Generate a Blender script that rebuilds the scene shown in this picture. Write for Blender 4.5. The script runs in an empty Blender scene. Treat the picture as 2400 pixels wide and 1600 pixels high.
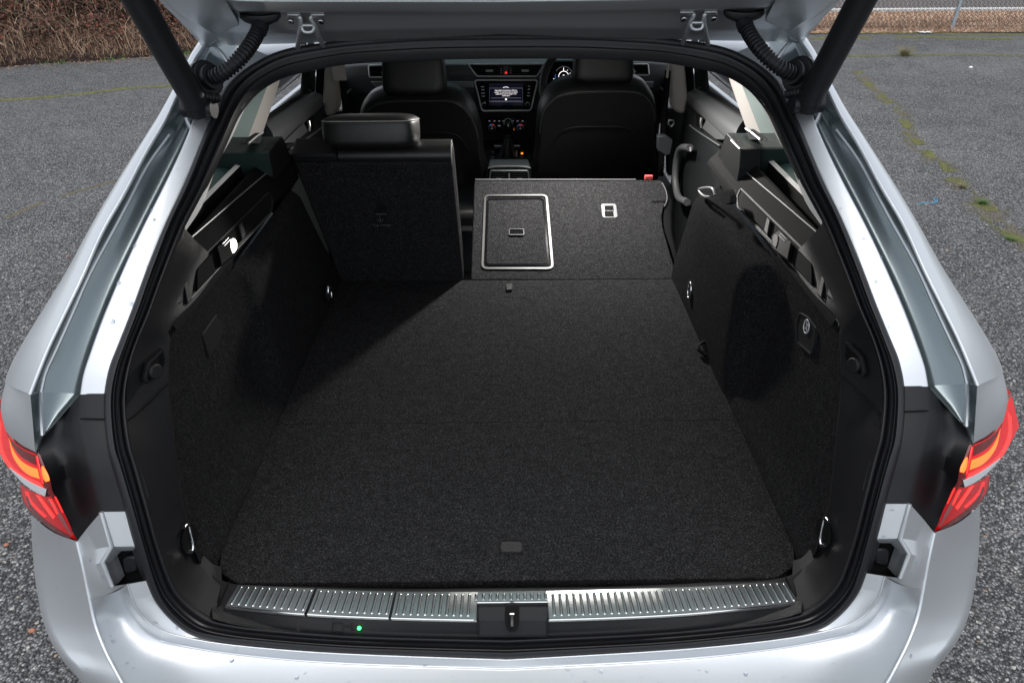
import bpy, bmesh, math, random
from mathutils import Vector, Matrix, noise
random.seed(7)
D = bpy.data
sc = bpy.context.scene
# ------------------------------------------------------------------ camera
EYE = Vector((0.006, 0.0, 1.63))
PITCH, YAW, ROLL = math.radians(32.95), math.radians(-0.30), math.radians(0.35)
cam = D.cameras.new('camera'); cam.lens = 24; cam.sensor_width = 36
cam.clip_start = 0.02; cam.clip_end = 500
cam_o = D.objects.new('camera', cam); sc.collection.objects.link(cam_o); sc.camera = cam_o
ROT = (Matrix.Rotation(YAW, 3, 'Z') @ Matrix.Rotation(math.pi/2 - PITCH, 3, 'X') @ Matrix.Rotation(-ROLL, 3, 'Z'))
cam_o.matrix_world = Matrix.Translation(EYE) @ ROT.to_4x4()
# ------------------------------------------------------------------ world and sun
SUN_EL, SUN_AZ = math.radians(74), math.radians(183)      # azimuth from +Y towards +X
w = D.worlds.new('World'); sc.world = w; w.use_nodes = True
nt = w.node_tree; nt.nodes.clear()
sky = nt.nodes.new('ShaderNodeTexSky'); sky.sky_type = 'NISHITA'; sky.sun_disc = False
sky.sun_elevation = SUN_EL; sky.sun_rotation = SUN_AZ; sky.air_density = 1.0; sky.dust_density = 1.6; sky.ozone_density = 1.0
hs = nt.nodes.new('ShaderNodeHueSaturation'); hs.inputs["Saturation"].default_value = 0.28
bg = nt.nodes.new('ShaderNodeBackground'); bg.inputs['Strength'].default_value = 0.15
wo = nt.nodes.new('ShaderNodeOutputWorld')
nt.links.new(sky.outputs[0], hs.inputs['Color']); nt.links.new(hs.outputs[0], bg.inputs[0]); nt.links.new(bg.outputs[0], wo.inputs[0])
sun = D.lights.new('sun', 'SUN'); sun.energy = 0.55; sun.angle = math.radians(35); sun.color = (1, 0.97, 0.93)
sun_o = D.objects.new('sun', sun); sc.collection.objects.link(sun_o)
sd = Vector((math.sin(SUN_AZ)*math.cos(SUN_EL), math.cos(SUN_AZ)*math.cos(SUN_EL), math.sin(SUN_EL)))
sun_o.rotation_euler = sd.to_track_quat('Z', 'Y').to_euler()
sc.view_settings.view_transform = 'Standard'; sc.view_settings.look = 'None'
sc.view_settings.exposure = 1.08; sc.view_settings.gamma = 1.0; sc.view_settings.use_curve_mapping = False
sc.cycles.max_bounces = 8; sc.cycles.transparent_max_bounces = 16

# ------------------------------------------------------------------ survey helpers: a sight line meets a real plane of the car
FP = [(.40,.60),(.62,.635),(.70,.66),(.85,.70),(.95,.745),(1.05,.83),(1.15,.94),(1.25,1.08),(1.35,1.24),(1.39,1.32),(1.405,1.36),(1.43,1.42),(1.5,1.6)]
def fprof(z):
    "side view of the tailgate aperture: Y for a height z"
    for (z0, y0), (z1, y1) in zip(FP, FP[1:]):
        if z <= z1 or (z1, y1) == FP[-1]:
            return y0 + (y1-y0)*(z-z0)/(z1-z0)
def ray(px, py):
    return ROT @ Vector(((px-1200)/1600, -(py-800)/1600, -1))
def at(px, py, X=None, Y=None, Z=None, f=None, P=None, N=None):
    d = ray(px, py)
    if X is not None: t = (X-EYE.x)/d.x
    elif Y is not None: t = (Y-EYE.y)/d.y
    elif Z is not None: t = (Z-EYE.z)/d.z
    elif P is not None: t = (Vector(P)-EYE).dot(Vector(N))/d.dot(Vector(N))
    else:
        lo, hi = 0.3, 2.6
        g = lambda t: (EYE+d*t).y - fprof((EYE+d*t).z) - f
        for _ in range(50):
            m = (lo+hi)/2
            if g(m) < 0: lo = m
            else: hi = m
        t = lo
    return EYE + d*t
# ------------------------------------------------------------------ materials
def mat(name, col, rough=.5, metal=0, coat=0, emit=None, es=0, spec=.5, noise_amt=0, nscale=200, bump=0, bscale=300, sheen=0, detail=3, cscale=None):
    m = D.materials.new(name); m.use_nodes = True; n = m.node_tree.nodes; l = m.node_tree.links
    b = n['Principled BSDF']
    b.inputs['Base Color'].default_value = (*col, 1); b.inputs['Roughness'].default_value = rough
    b.inputs['Metallic'].default_value = metal; b.inputs['Coat Weight'].default_value = coat; b.inputs['Coat Roughness'].default_value = .06
    b.inputs['Specular IOR Level'].default_value = spec
    if sheen: b.inputs['Sheen Weight'].default_value = sheen; b.inputs['Sheen Roughness'].default_value = .4
    if emit: b.inputs['Emission Color'].default_value = (*emit, 1); b.inputs['Emission Strength'].default_value = es
    tc = n.new('ShaderNodeTexCoord')
    if noise_amt:
        t = n.new('ShaderNodeTexNoise'); t.inputs['Scale'].default_value = nscale; t.inputs['Detail'].default_value = detail; t.inputs['Roughness'].default_value = .7
        l.new(tc.outputs['Object'], t.inputs['Vector'])
        r = n.new('ShaderNodeValToRGB')
        r.color_ramp.elements[0].position = .35; r.color_ramp.elements[1].position = .68
        r.color_ramp.elements[0].color = (*[c*(1-noise_amt) for c in col], 1); r.color_ramp.elements[1].color = (*[min(1, c*(1+noise_amt)) for c in col], 1)
        l.new(t.outputs['Fac'], r.inputs[0]); l.new(r.outputs[0], b.inputs['Base Color'])
    if bump:
        t2 = n.new('ShaderNodeTexNoise'); t2.inputs['Scale'].default_value = bscale; t2.inputs['Detail'].default_value = 2
        l.new(tc.outputs['Object'], t2.inputs['Vector'])
        bp = n.new('ShaderNodeBump'); bp.inputs['Strength'].default_value = bump; bp.inputs['Distance'].default_value = .002
        l.new(t2.outputs['Fac'], bp.inputs['Height']); l.new(bp.outputs[0], b.inputs['Normal'])
    return m
def glass(name, tint, dens):
    "tinted sheet glass: clear film that colours what passes, with a glossy face"
    m = D.materials.new(name); m.use_nodes = True; n = m.node_tree.nodes; l = m.node_tree.links; n.clear()
    o = n.new('ShaderNodeOutputMaterial'); mx = n.new('ShaderNodeMixShader'); tr = n.new('ShaderNodeBsdfTransparent'); gl = n.new('ShaderNodeBsdfGlossy')
    fr = n.new('ShaderNodeFresnel'); fr.inputs['IOR'].default_value = 1.45
    tr.inputs[0].default_value = (*[t*dens for t in tint], 1); gl.inputs['Roughness'].default_value = .02
    l.new(fr.outputs[0], mx.inputs[0]); l.new(tr.outputs[0], mx.inputs[1]); l.new(gl.outputs[0], mx.inputs[2]); l.new(mx.outputs[0], o.inputs[0])
    return m
def carpet(name, v):
    "dark needle-felt: charcoal with paler fibres"
    m = mat(name, (v, v, v*1.03), rough=.97, spec=.03, bump=.9, bscale=420)
    n = m.node_tree.nodes; l = m.node_tree.links; b = n['Principled BSDF']
    tc = n.new('ShaderNodeTexCoord'); mp = n.new('ShaderNodeMapping'); mp.inputs['Scale'].default_value = (1, 1.5, 1.2)
    l.new(tc.outputs['Object'], mp.inputs[0])
    a = n.new('ShaderNodeTexNoise'); a.inputs['Scale'].default_value = 290; a.inputs['Detail'].default_value = 6; a.inputs['Roughness'].default_value = .85
    c = n.new('ShaderNodeTexNoise'); c.inputs['Scale'].default_value = 60; c.inputs['Detail'].default_value = 4
    r = n.new('ShaderNodeValToRGB'); e = r.color_ramp.elements
    e[0].position = .40; e[0].color = (v*.35, v*.35, v*.36, 1); e[1].position = .69; e[1].color = (v*8.5, v*8.5, v*8.6, 1)
    k = r.color_ramp.elements.new(.50); k.color = (v*.85, v*.85, v*.9, 1)
    k = r.color_ramp.elements.new(.58); k.color = (v*1.9, v*1.9, v*1.95, 1)
    r2 = n.new('ShaderNodeValToRGB'); r2.color_ramp.elements[0].position = .3; r2.color_ramp.elements[1].position = .7
    r2.color_ramp.elements[0].color = (.8,.8,.8,1); r2.color_ramp.elements[1].color = (1.2,1.2,1.2,1)
    mx = n.new('ShaderNodeMixRGB'); mx.blend_type = 'MULTIPLY'; mx.inputs[0].default_value = 1
    l.new(mp.outputs[0], a.inputs['Vector']); l.new(mp.outputs[0], c.inputs['Vector']); l.new(a.outputs['Fac'], r.inputs[0]); l.new(c.outputs['Fac'], r2.inputs[0])
    l.new(r.outputs[0], mx.inputs[1]); l.new(r2.outputs[0], mx.inputs[2]); l.new(mx.outputs[0], b.inputs['Base Color'])
    return m
M = {}
M['paint'] = mat('silver_paint', (.515,.54,.56), rough=.44, metal=.85, coat=.30, noise_amt=.04, nscale=3000)
M['rubber'] = mat('black_rubber', (.007,.007,.0085), rough=.45, bump=.1, bscale=600, spec=.35)
M['plastic'] = mat('grained_black_plastic', (.009,.009,.010), rough=.5, bump=.35, bscale=1300, spec=.2)
M['plastic_soft'] = mat('soft_dark_trim', (.011,.012,.013), rough=.55, bump=.2, bscale=900, spec=.2)
M['door_plastic'] = mat('dark_grey_door_trim', (.075,.078,.080), rough=.5, bump=.25, bscale=700)
M['lampblack'] = mat('satin_black_panel', (.005,.005,.006), rough=.5, spec=.3)
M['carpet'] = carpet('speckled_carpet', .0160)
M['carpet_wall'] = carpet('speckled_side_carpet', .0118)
M['carpet_light'] = carpet('speckled_seat_carpet', .019)
M['leather'] = mat('black_leather', (.0085,.0085,.0088), rough=.42, bump=.22, bscale=420, spec=.5)
M['stitch'] = mat('pale_grey_stitching', (.30,.29,.27), rough=.8)
M['liner'] = mat('light_grey_liner', (.70,.69,.67), rough=.75, bump=.2, bscale=900)
M['pillar'] = mat('light_grey_pillar_trim', (.42,.395,.37), rough=.65, bump=.15, bscale=900)
M['chrome'] = mat('bright_chrome', (.80,.81,.82), rough=.12, metal=1)
M['steel'] = mat('brushed_steel', (.42,.43,.43), rough=.2, metal=1, bump=.1, bscale=400)
M['greyplastic'] = mat('satin_grey_plastic', (.42,.42,.43), rough=.35, metal=.3)
M['dark'] = mat('deep_black', (.004,.004,.004), rough=.8, spec=.1)
M['glossblack'] = mat('gloss_black', (.006,.006,.007), rough=.08)
M['dash'] = mat('dashboard_skin', (.040,.046,.050), rough=.5, bump=.25, bscale=500)
M['decor'] = mat('satin_metal_decor', (.26,.28,.29), rough=.35, metal=.8)
M['white_emit'] = mat('lit_white', (.8,.8,.8), emit=(1,.93,.95), es=.75)
M['dim_emit'] = mat('dim_white', (.3,.3,.3), emit=(.8,.85,1), es=.06)
M['red_emit'] = mat('lit_red', (.5,.01,.01), emit=(1,.03,.03), es=.5)
M['amber_emit'] = mat('lit_amber', (.6,.2,.02), emit=(1,.28,.03), es=.9)
M['green_emit'] = mat('lit_green', (.02,.6,.1), emit=(.03,1,.12), es=2.5)
M['screen'] = mat('screen_face', (.004,.004,.006), rough=.1, emit=(.02,.02,.05), es=.1)
M['lamp_emit'] = mat('lit_lamp_lens', (.9,.9,.9), emit=(1,.94,.88), es=9)
M['blue_emit'] = mat('lit_blue', (.02,.05,.5), emit=(.1,.3,1), es=.3)
M['green_emit2'] = mat('lit_lime', (.2,.5,.02), emit=(.5,1,.05), es=.6)
M['stitch_dark'] = mat('dark_stitching', (.07,.07,.07), rough=.7)
def water_mat():
    m = D.materials.new('clear_water'); m.use_nodes = True; b = m.node_tree.nodes['Principled BSDF']
    b.inputs['Base Color'].default_value = (.9,.95,1,1); b.inputs['Roughness'].default_value = .02; b.inputs['Transmission Weight'].default_value = 1; b.inputs['IOR'].default_value = 1.33
    return m
M['water'] = water_mat()
M['redtab'] = mat('red_tab', (.7,.09,.09), rough=.5)
M['chrome_soft'] = mat('satin_chrome_trim', (.82,.83,.84), rough=.35, metal=.45)
M['glass_lit_lining'] = mat('grey_green_lit_lining', (.12,.17,.16), rough=.7)  # pillar lining with green light from the tinted glass put into its colour
M['dimgrey'] = mat('dim_grey_plastic', (.14,.14,.145), rough=.4, metal=.2)
M['rail'] = mat('shaded_black_rail', (.004,.004,.0045), rough=.75, bump=.3, bscale=1300, spec=.06)  # black trim plastic, darkened in its colour where lamp light should miss it
M['frame_metal'] = mat('dull_metal_frame', (.09,.09,.09), rough=.5, metal=1)
M['gutter'] = mat('dark_grey_gutter', (.135,.165,.175), rough=.30, metal=.75, coat=.5)  # gutter coloured darker and bluer than the body paint
M['tread'] = mat('tread_steel', (.34,.355,.355), rough=.32, metal=1, bump=.1, bscale=300)
M['tread_rib'] = mat('tread_rib_steel', (.46,.48,.475), rough=.25, metal=1)
M['lens_clear'] = mat('smoky_lens', (.20,.07,.07), rough=.15, coat=.3, spec=.3, emit=(1,.1,.1), es=.03)
M['glass'] = glass('green_tinted_glass', (.72,.92,.86), .85)
M['privacy'] = glass('dark_privacy_glass', (.25,.62,.55), .05)
# ------------------------------------------------------------------ object helpers
def link(o, parent=None):
    sc.collection.objects.link(o)
    if parent is not None: o.parent = parent
    return o
def mesh_obj(name, verts, faces, m, parent=None, smooth=40, both=False):
    me = D.meshes.new(name); me.from_pydata([tuple(v) for v in verts], [], faces); me.validate()
    bm = bmesh.new(); bm.from_mesh(me); bmesh.ops.remove_doubles(bm, verts=bm.verts, dist=1e-6)
    bmesh.ops.recalc_face_normals(bm, faces=bm.faces); bm.to_mesh(me); bm.free()
    me.materials.append(m)
    if smooth:
        me.shade_smooth()
        me.set_sharp_from_angle(angle=math.radians(smooth))
    return link(D.objects.new(name, me), parent)
def empty(name, loc=(0,0,0), parent=None):
    o = D.objects.new(name, None); o.empty_display_size = .1; link(o, parent); o.location = loc
    return o
def tag(o, label=None, cat=None, group=None, kind=None):
    if label: o['label'] = label
    if cat: o['category'] = cat
    if group: o['group'] = group
    if kind: o['kind'] = kind
    return o
def cr(pts, n):
    "Catmull-Rom through pts, n samples per span"
    pts = [Vector(p) for p in pts]; out = []
    for i in range(len(pts)-1):
        p1, p2 = pts[i], pts[i+1]
        p0 = pts[i-1] if i > 0 else p1*2-p2
        p3 = pts[i+2] if i+2 < len(pts) else p2*2-p1
        a, b, c = (p1-p0).length**.5+1e-9, (p2-p1).length**.5+1e-9, (p3-p2).length**.5+1e-9
        m1 = ((p1-p0)/a - (p2-p0)/(a+b) + (p2-p1)/b)*b
        m2 = ((p2-p1)/b - (p3-p1)/(b+c) + (p3-p2)/c)*b
        for k in range(n):
            t = k/n; t2, t3 = t*t, t*t*t
            out.append(p1*(2*t3-3*t2+1)+m1*(t3-2*t2+t)+p2*(-2*t3+3*t2)+m2*(t3-t2))
    out.append(pts[-1].copy())
    return out
def fillet(P, rs, seg=3):
    "round the corners of a polyline"
    out = [P[0]]
    for i in range(1, len(P)-1):
        r = rs[min(i-1, len(rs)-1)] if isinstance(rs, (list, tuple)) else rs
        a, b = P[i-1]-P[i], P[i+1]-P[i]
        ra, rb = min(r, a.length*.45), min(r, b.length*.45)
        if r <= 0: out.append(P[i]); continue
        A = P[i]+a.normalized()*ra if a.length > 1e-7 else P[i]; B = P[i]+b.normalized()*rb if b.length > 1e-7 else P[i]
        for k in range(seg+1):
            t = k/seg
            out.append(A*(1-t)**2 + P[i]*2*t*(1-t) + B*t*t)
    out.append(P[-1])
    return out
def loft(name, curves, m, parent, n=5, r=.003, seg=3, smooth=35, mirror=False, thick=0, closed=False):
    "skin a set of parallel feature curves, rounding each crease; mirror=True also spans the other half of the car in the same mesh"
    S = [cr(c, n) for c in curves]
    rows = [fillet([c[i] for c in S], r, seg) for i in range(len(S[0]))]
    k = len(rows[0]); V = [v for row in rows for v in row]; F = []
    nr = len(rows)
    for i in range(nr if closed else nr-1):
        j = (i+1) % nr
        for a in range(k-1):
            F.append((i*k+a, i*k+a+1, j*k+a+1, j*k+a))
    if mirror:
        off = len(V); V = V+[Vector((-v.x, v.y, v.z)) for v in V]
        F = F+[tuple(off+q for q in reversed(f)) for f in F]
    o = mesh_obj(name, V, F, m, parent, smooth)
    if thick:
        s = o.modifiers.new('thickness', 'SOLIDIFY'); s.thickness = thick; s.offset = -1
    return o
def flip(c): return [Vector((-p[0], p[1], p[2])) for p in c]
def both(fn):
    "build a part on the left (s=-1... as measured) and again mirrored on the right"
    for s in (1, -1): fn(s)
def sx(c, s): return [Vector((p[0]*s, p[1], p[2])) for p in c]
def tube(name, pts, rad, m, parent, seg=10, n=4, closed=False, caps=True):
    P = cr(pts, n) if n > 1 and len(pts) > 2 else [Vector(p) for p in pts]
    if closed: P = P[:-1] if (P[0]-P[-1]).length < 1e-6 else P
    N = len(P); V = []; F = []
    up = Vector((0,0,1)); prev = None
    for i, p in enumerate(P):
        if closed: t = (P[(i+1) % N]-P[i-1]).normalized()
        else: t = (P[min(i+1, N-1)]-P[max(i-1, 0)]).normalized()
        if prev is None:
            u = t.cross(up); u = u if u.length > .05 else t.cross(Vector((1,0,0)))
        else: u = prev - t*prev.dot(t)
        u.normalize(); prev = u; v = t.cross(u)
        r = rad[i] if isinstance(rad, list) else rad
        for k in range(seg):
            a = 2*math.pi*k/seg
            V.append(p+(u*math.cos(a)+v*math.sin(a))*r)
    for i in range(N if closed else N-1):
        j = (i+1) % N
        for k in range(seg):
            k2 = (k+1) % seg
            F.append((i*seg+k, i*seg+k2, j*seg+k2, j*seg+k))
    if caps and not closed:
        F.append(tuple(range(seg))); F.append(tuple((N-1)*seg+k for k in range(seg)))
    return mesh_obj(name, V, F, m, parent, 50)
def slab(name, outline, normal, thick, m, parent, bevel=.0, seg=2, smooth=40):
    "solid plate: outline (3D points on one plane) pushed along -normal by thick"
    nrm = Vector(normal).normalized(); k = len(outline)
    V = [Vector(p) for p in outline]+[Vector(p)-nrm*thick for p in outline]
    F = [tuple(range(k)), tuple(range(2*k-1, k-1, -1))]+[(i, (i+1) % k, k+(i+1) % k, k+i) for i in range(k)]
    o = mesh_obj(name, V, F, m, parent, smooth)
    if bevel:
        b = o.modifiers.new('bevel', 'BEVEL'); b.width = bevel; b.segments = seg; b.limit_method = 'ANGLE'; b.angle_limit = math.radians(30)
    return o
def box(name, lo, hi, m, parent, bevel=.003, seg=2, rot=None, smooth=40):
    c = (Vector(lo)+Vector(hi))/2; h = (Vector(hi)-Vector(lo))/2
    V = [Vector((sx_*h.x, sy*h.y, sz*h.z)) for sx_ in (-1,1) for sy in (-1,1) for sz in (-1,1)]
    if rot is not None: V = [rot @ v for v in V]
    V = [v+c for v in V]
    F = [(0,1,3,2),(4,6,7,5),(0,4,5,1),(2,3,7,6),(0,2,6,4),(1,5,7,3)]
    o = mesh_obj(name, V, F, m, parent, smooth)
    if bevel:
        b = o.modifiers.new('bevel', 'BEVEL'); b.width = bevel; b.segments = seg
    return o
def roundpoly(P, r, seg=4):
    "round all the corners of a closed polygon"
    P = [Vector(p) for p in P]; out = []; n = len(P)
    for i in range(n):
        a, b = P[i-1]-P[i], P[(i+1) % n]-P[i]
        rr = r[i] if isinstance(r, (list, tuple)) else r
        A = P[i]+a.normalized()*min(rr, a.length*.45); B = P[i]+b.normalized()*min(rr, b.length*.45)
        for k in range(seg+1):
            t = k/seg; out.append(A*(1-t)**2+P[i]*2*t*(1-t)+B*t*t)
    return out
def ring(name, outline, width_scale, normal, h, m, parent, smooth=40):
    "flat frame: outline and the same outline shrunk towards its centre, raised by h"
    nrm = Vector(normal).normalized(); c = sum(outline, Vector())/len(outline); k = len(outline)
    inn = []
    for i, p in enumerate(outline):
        t = (outline[(i+1) % k]-outline[i-1]).normalized(); q = nrm.cross(t)
        if q.dot(c-p) < 0: q = -q
        inn.append(p+q*width_scale)
    o_ = [Vector(p) for p in outline]
    V = o_+inn+[p+nrm*h for p in o_]+[p+nrm*h for p in inn]; F = []
    for i in range(k):
        j = (i+1) % k
        F += [(2*k+i, 2*k+j, 3*k+j, 3*k+i), (i, j, 2*k+j, 2*k+i), (k+i, 3*k+i, 3*k+j, k+j), (i, k+i, k+j, j)]
    return mesh_obj(name, V, F, m, parent, smooth)
def disc(name, c, n, r, h, m, parent, seg=20):
    c = Vector(c); n = Vector(n).normalized(); u = n.cross(Vector((0,0,1)))
    u = u.normalized() if u.length > .1 else Vector((1,0,0)); v = n.cross(u)
    ol = [c+n*h+(u*math.cos(a)+v*math.sin(a))*r for a in [2*math.pi*i/seg for i in range(seg)]]
    return slab(name, ol, n, h, m, parent, bevel=min(h, r)*.25)
def text(name, body, size, origin, xdir, ydir, m, parent, align='CENTER', ext=.0004):
    cu = D.curves.new(name, 'FONT'); cu.body = body; cu.size = size; cu.align_x = align; cu.align_y = 'CENTER'; cu.extrude = ext
    tmp = D.objects.new(name, cu); link(tmp)
    dg = bpy.context.evaluated_depsgraph_get(); me = D.meshes.new_from_object(tmp.evaluated_get(dg))
    D.objects.remove(tmp); D.curves.remove(cu)
    x = Vector(xdir).normalized(); y = Vector(ydir); y = (y-x*y.dot(x)).normalized(); z = x.cross(y)
    mm = Matrix((x, y, z)).transposed().to_4x4(); mm.translation = Vector(origin); me.transform(mm)
    me.materials.clear(); me.materials.append(m)
    return link(D.objects.new(name, me), parent)

# ================================================================== THE CAR
car = empty('estate_car', (0, 0, 0))
tag(car, 'silver estate car seen from behind with its tailgate raised and black carpeted boot open', 'car')
def fcurve(pts, off): return [at(x, y, f=off) for x, y in pts]
# ------------------------------------------------------------------ aperture seal (one closed loop)
SF = [(1199,1542),(1000,1537),(800,1530),(620,1516),(517,1504),(451,1487),(406,1456),(365,1408),(344,1360),(320,1284),(296,1198),(265,1094),(255,1057),(246,981),(246,922),(258,860),(279,805),(310,726),(344,633),(389,523),(430,437),(475,327),(506,255),(527,213),(551,188),(585,162),(637,134),(689,119),(800,104),(900,94),(1000,87),(1199,84)]
SG = [(1199,1497),(1000,1494),(800,1487),(620,1473),(550,1463),(499,1449),(455,1420),(415,1378),(392,1330),(367,1262),(345,1180),(318,1082),(309,1048),(298,981),(296,929),(303,871),(318,815),(350,740),(384,650),(432,535),(478,448),(527,338),(558,268),(580,235),(600,212),(630,190),(672,170),(720,158),(805,142),(903,135),(1003,130),(1199,127)]
F3 = fcurve(SF, 0.0); G3 = fcurve(SG, 0.022)
F3[0].x = G3[0].x = F3[-1].x = G3[-1].x = 0
F3[0].z -= 0
def halfloop(c):     # centre bottom -> left -> centre top -> right -> back
    return c + [Vector((-p.x, p.y, p.z)) for p in reversed(c[1:-1])]
def seal_strip(name, A, B, prof, m, n=4, smooth=60):
    A = cr(halfloop(A)+[halfloop(A)[0]], n)[:-1]; B = cr(halfloop(B)+[halfloop(B)[0]], n)[:-1]
    N = len(A); k = len(prof); V = []; F = []
    for i in range(N):
        t = (A[(i+1) % N]-A[i-1]).normalized(); wv = B[i]-A[i]
        nn = t.cross(wv).normalized()
        if nn.dot(EYE-A[i]) < 0: nn = -nn
        for (a, h) in prof: V.append(A[i]+wv*a+nn*h)
    for i in range(N):
        j = (i+1) % N
        for q in range(k-1): F.append((i*k+q, i*k+q+1, j*k+q+1, j*k+q))
    return mesh_obj(name, V, F, m, car, smooth)
seal_strip('weather_seal', F3, G3, [(-.08,-.02),(-.03,.0),(0,.006),(.10,.012),(.22,.0135),(.32,.010),(.37,.003),(.42,.003),(.47,.010),(.55,.0135),(.63,.011),(.68,.004),(.73,.003),(.78,.008),(.88,.009),(1.0,.002),(1.02,-.01)], M['rubber'])
# light grey lining along the top of the aperture
TG = SG[19:]; TH = [(430,553),(472,492),(506,396),(541,331),(572,262),(590,236),(620,207),(662,182),(704,168),(804,152),(902,145),(1003,141),(1199,138)]
g = fcurve(TG, .022); h = fcurve(TH, .075); g[-1].x = h[-1].x = 0
h2 = [p+Vector((-0.03 if p.x < -.3 else 0, .05, .006)) for p in h]
k = 4
loft('headlining_edge', [g[k:], h[k:], h2[k:]], M['liner'], car, n=4, r=.012, mirror=True)
for s_ in (1, -1): loft('pillar_trim', [sx(c[:k+1], s_) for c in (g, h, h2)], M['liner'], car, n=4, r=.012)
# ------------------------------------------------------------------ silver rear pillar with its gutter
st = [  # outer, gutter lip, bead, gutter floor, flange foot, seal seat
 ((484,70),(492,82),(500,94),(520,102),(560,108),(637,134)),
 ((467,107),(474,114),(486,128),(505,130),(540,140),(585,162)),
 ((452,133),(457,139),(470,162),(482,170),(505,182),(551,188)),
 ((415,207),(420,212),(434,240),(445,242),(466,252),(506,255)),
 ((380,265),(386,284),(396,316),(420,318),(440,324),(475,327)),
 ((344,320),(344,355),(344,389),(380,388),(411,388),(452,385)),
 ((269,434),(293,451),(302,470),(345,466),(374,461),(418,462)),
 ((207,540),(242,540),(265,540),(312,540),(333,540),(382,540)),
 ((155,635),(193,650),(210,641),(262,633),(290,630),(345,631)),
 ((103,719),(148,743),(167,738),(222,742),(241,743),(304,741)),
 ((52,802),(114,815),(130,820),(196,822),(214,820),(272,822)),
 ((22,858),(90,874),(105,875),(180,877),(196,877),(253,878)),
 ((10,893),(71,924),(95,919),(175,922),(189,922),(246,922))]
offs = [.075,-.028,.014,.046,.022,.0]
aoff = [.06,.06,.06,.06,.065,.07,.08,.09,.10,.12,.15,.185,.21]
cols = []
for j in range(6):
    def pxy(s, j):
        if j != 3: return s[j]
        return (s[2][0]+(s[4][0]-s[2][0])*.92, s[2][1]+(s[4][1]-s[2][1])*.92)
    cols.append([at(*pxy(s, j), f=(aoff[i] if j == 0 else offs[j])) for i, s in enumerate(st)])
M1c = [at(s[2][0]+(s[4][0]-s[2][0])*.42, s[2][1]+(s[4][1]-s[2][1])*.42, f=.034) for s in st]
def smooth_curve(c, it=3):
    for _ in range(it): c = [c[0]]+[c[i-1]*.25+c[i]*.5+c[i+1]*.25 for i in range(1, len(c)-1)]+[c[-1]]
    return c
A, B, C, Mc, Dd, E = cols
M1c = smooth_curve(M1c, 2)
C, Mc, Dd = smooth_curve(C[:4], 1)+C[4:], smooth_curve(Mc[:4], 1)+smooth_curve(Mc[4:]), smooth_curve(Dd[:4], 1)+Dd[4:]
# outer skin: bulges a little between the silhouette and the gutter lip
mid = [a*.45+b*.55+Vector((-.004, -.006, .008)) for a, b in zip(A, B)]
Ao = [a+Vector((-.004,.06,-.035)) for a in A]; Ao2 = [a+Vector((-.012,.20,-.13)) for a in A]
zq = [1.385-.485*i/(len(A)-1) for i in range(len(A))]
Ao3 = [Vector((-min(.925, .605+(1.385-z)*.78), 1.57, z)) for z in zq]
Ao2 = [p*.5+q*.5+Vector((-.006,0,0)) for p, q in zip(Ao, Ao3)]
Bi = [b+Vector((.0,.012,-.004)) for b in B]
def body_left(s):
    sd_ = car
    loft('pillar_skin', [sx(c, s) for c in (Ao3, Ao2, Ao, A, mid, B, Bi)], M['paint'], sd_, n=5, r=[.02,.02,.012,.03,.003,.0], smooth=50)
    fl = [(e*.5+d*.5)+(e-d).cross(Vector((0,0,1))).normalized()*0 for e, d in zip(E, Dd)]
    ridge = [d*.74+e*.26+Vector((0,-.014,.009)) for e, d in zip(E, Dd)]
    inside = [e+Vector((.02,.03,0)) for e in E]
    loft('rear_pillar_gutter', [sx(c, s) for c in ([b+Vector((.001,.008,-.002)) for b in B], C, M1c, Mc, [d+Vector((-.002,.004,-.002)) for d in Dd])], M['gutter'], sd_, n=5, r=[.004,.05,.010], seg=8, smooth=60)
    loft('rear_pillar_flange', [sx(c, s) for c in ([d+Vector((-.0025,.012,-.004)) for d in Dd], Dd, ridge, E, inside)], M['paint'], sd_, n=5, r=[.005,.003,.004], seg=4, smooth=60)
    tube('gutter_lip', sx(B, s), .0028, M['paint'], sd_, seg=8, n=5)
    # bead of seam sealer beside the gutter lip
    tube('seam_bead', sx(C[4:], s), .0032, M['paint'], sd_, seg=6, n=3)
    # foot of the gutter above the black panel
    kb_ = at(83,1062,Y=.757); b2 = [B[-1], B[-1]*.5+kb_*.5, kb_]
    c2 = [at(x, y, f=.014) for x, y in ((95,919),(97,970),(101,1020))]
    m1 = [at(x, y, f=o_) for (x, y), o_ in zip(((134.5,920),(119,962),(101.5,1016)), (.034,.026,.015))]
    m2 = [at(x, y, f=o_) for (x, y), o_ in zip(((181.5,922),(141,970),(102,1020)), (.046,.032,.016))]
    d2 = [at(x, y, f=.020 if x > 180 else (.012 if x > 120 else .014)) for x, y in ((189,922),(146,972),(103,1022))]
    loft('gutter_foot', [sx(c, s) for c in (b2, c2, m1, m2, d2)], M['gutter'], sd_, n=5, r=[.003,.02,.006], seg=5, smooth=50)
    tube('seam_bead', sx(c2, s), .0032, M['paint'], sd_, seg=6, n=3)
    # rear quarter: below the shoulder crease
    k1 = [B[-1], at(45,905,Y=.86), at(17,885,Y=.98), Vector((-.925,1.25,.93))]
    k1 = [k1[0], k1[1], k1[2], Vector((-.93,1.25,.915)), Vector((-.935,1.7,.90))]
    k2 = [at(83,1062,Y=.757), at(45,1040,Y=.80), at(12,995,Y=.885), Vector((-.915,1.10,.83)), Vector((-.93,1.6,.80))]
    k2b = [p*.5+q*.5+Vector((-.006,-.006,0))*(0 if i == 0 else 1) for i, (p, q) in enumerate(zip(k1, k2))]
    loft('rear_quarter_panel', [sx(c, s) for c in ([p+Vector((.002,.004,.004)) for p in k1], k1, k2b, k2, [p+Vector((.02,.02,-.004)) for p in k2])], M['paint'], sd_, n=6, r=[.004,.03,.003], smooth=60)
both(body_left)
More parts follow.
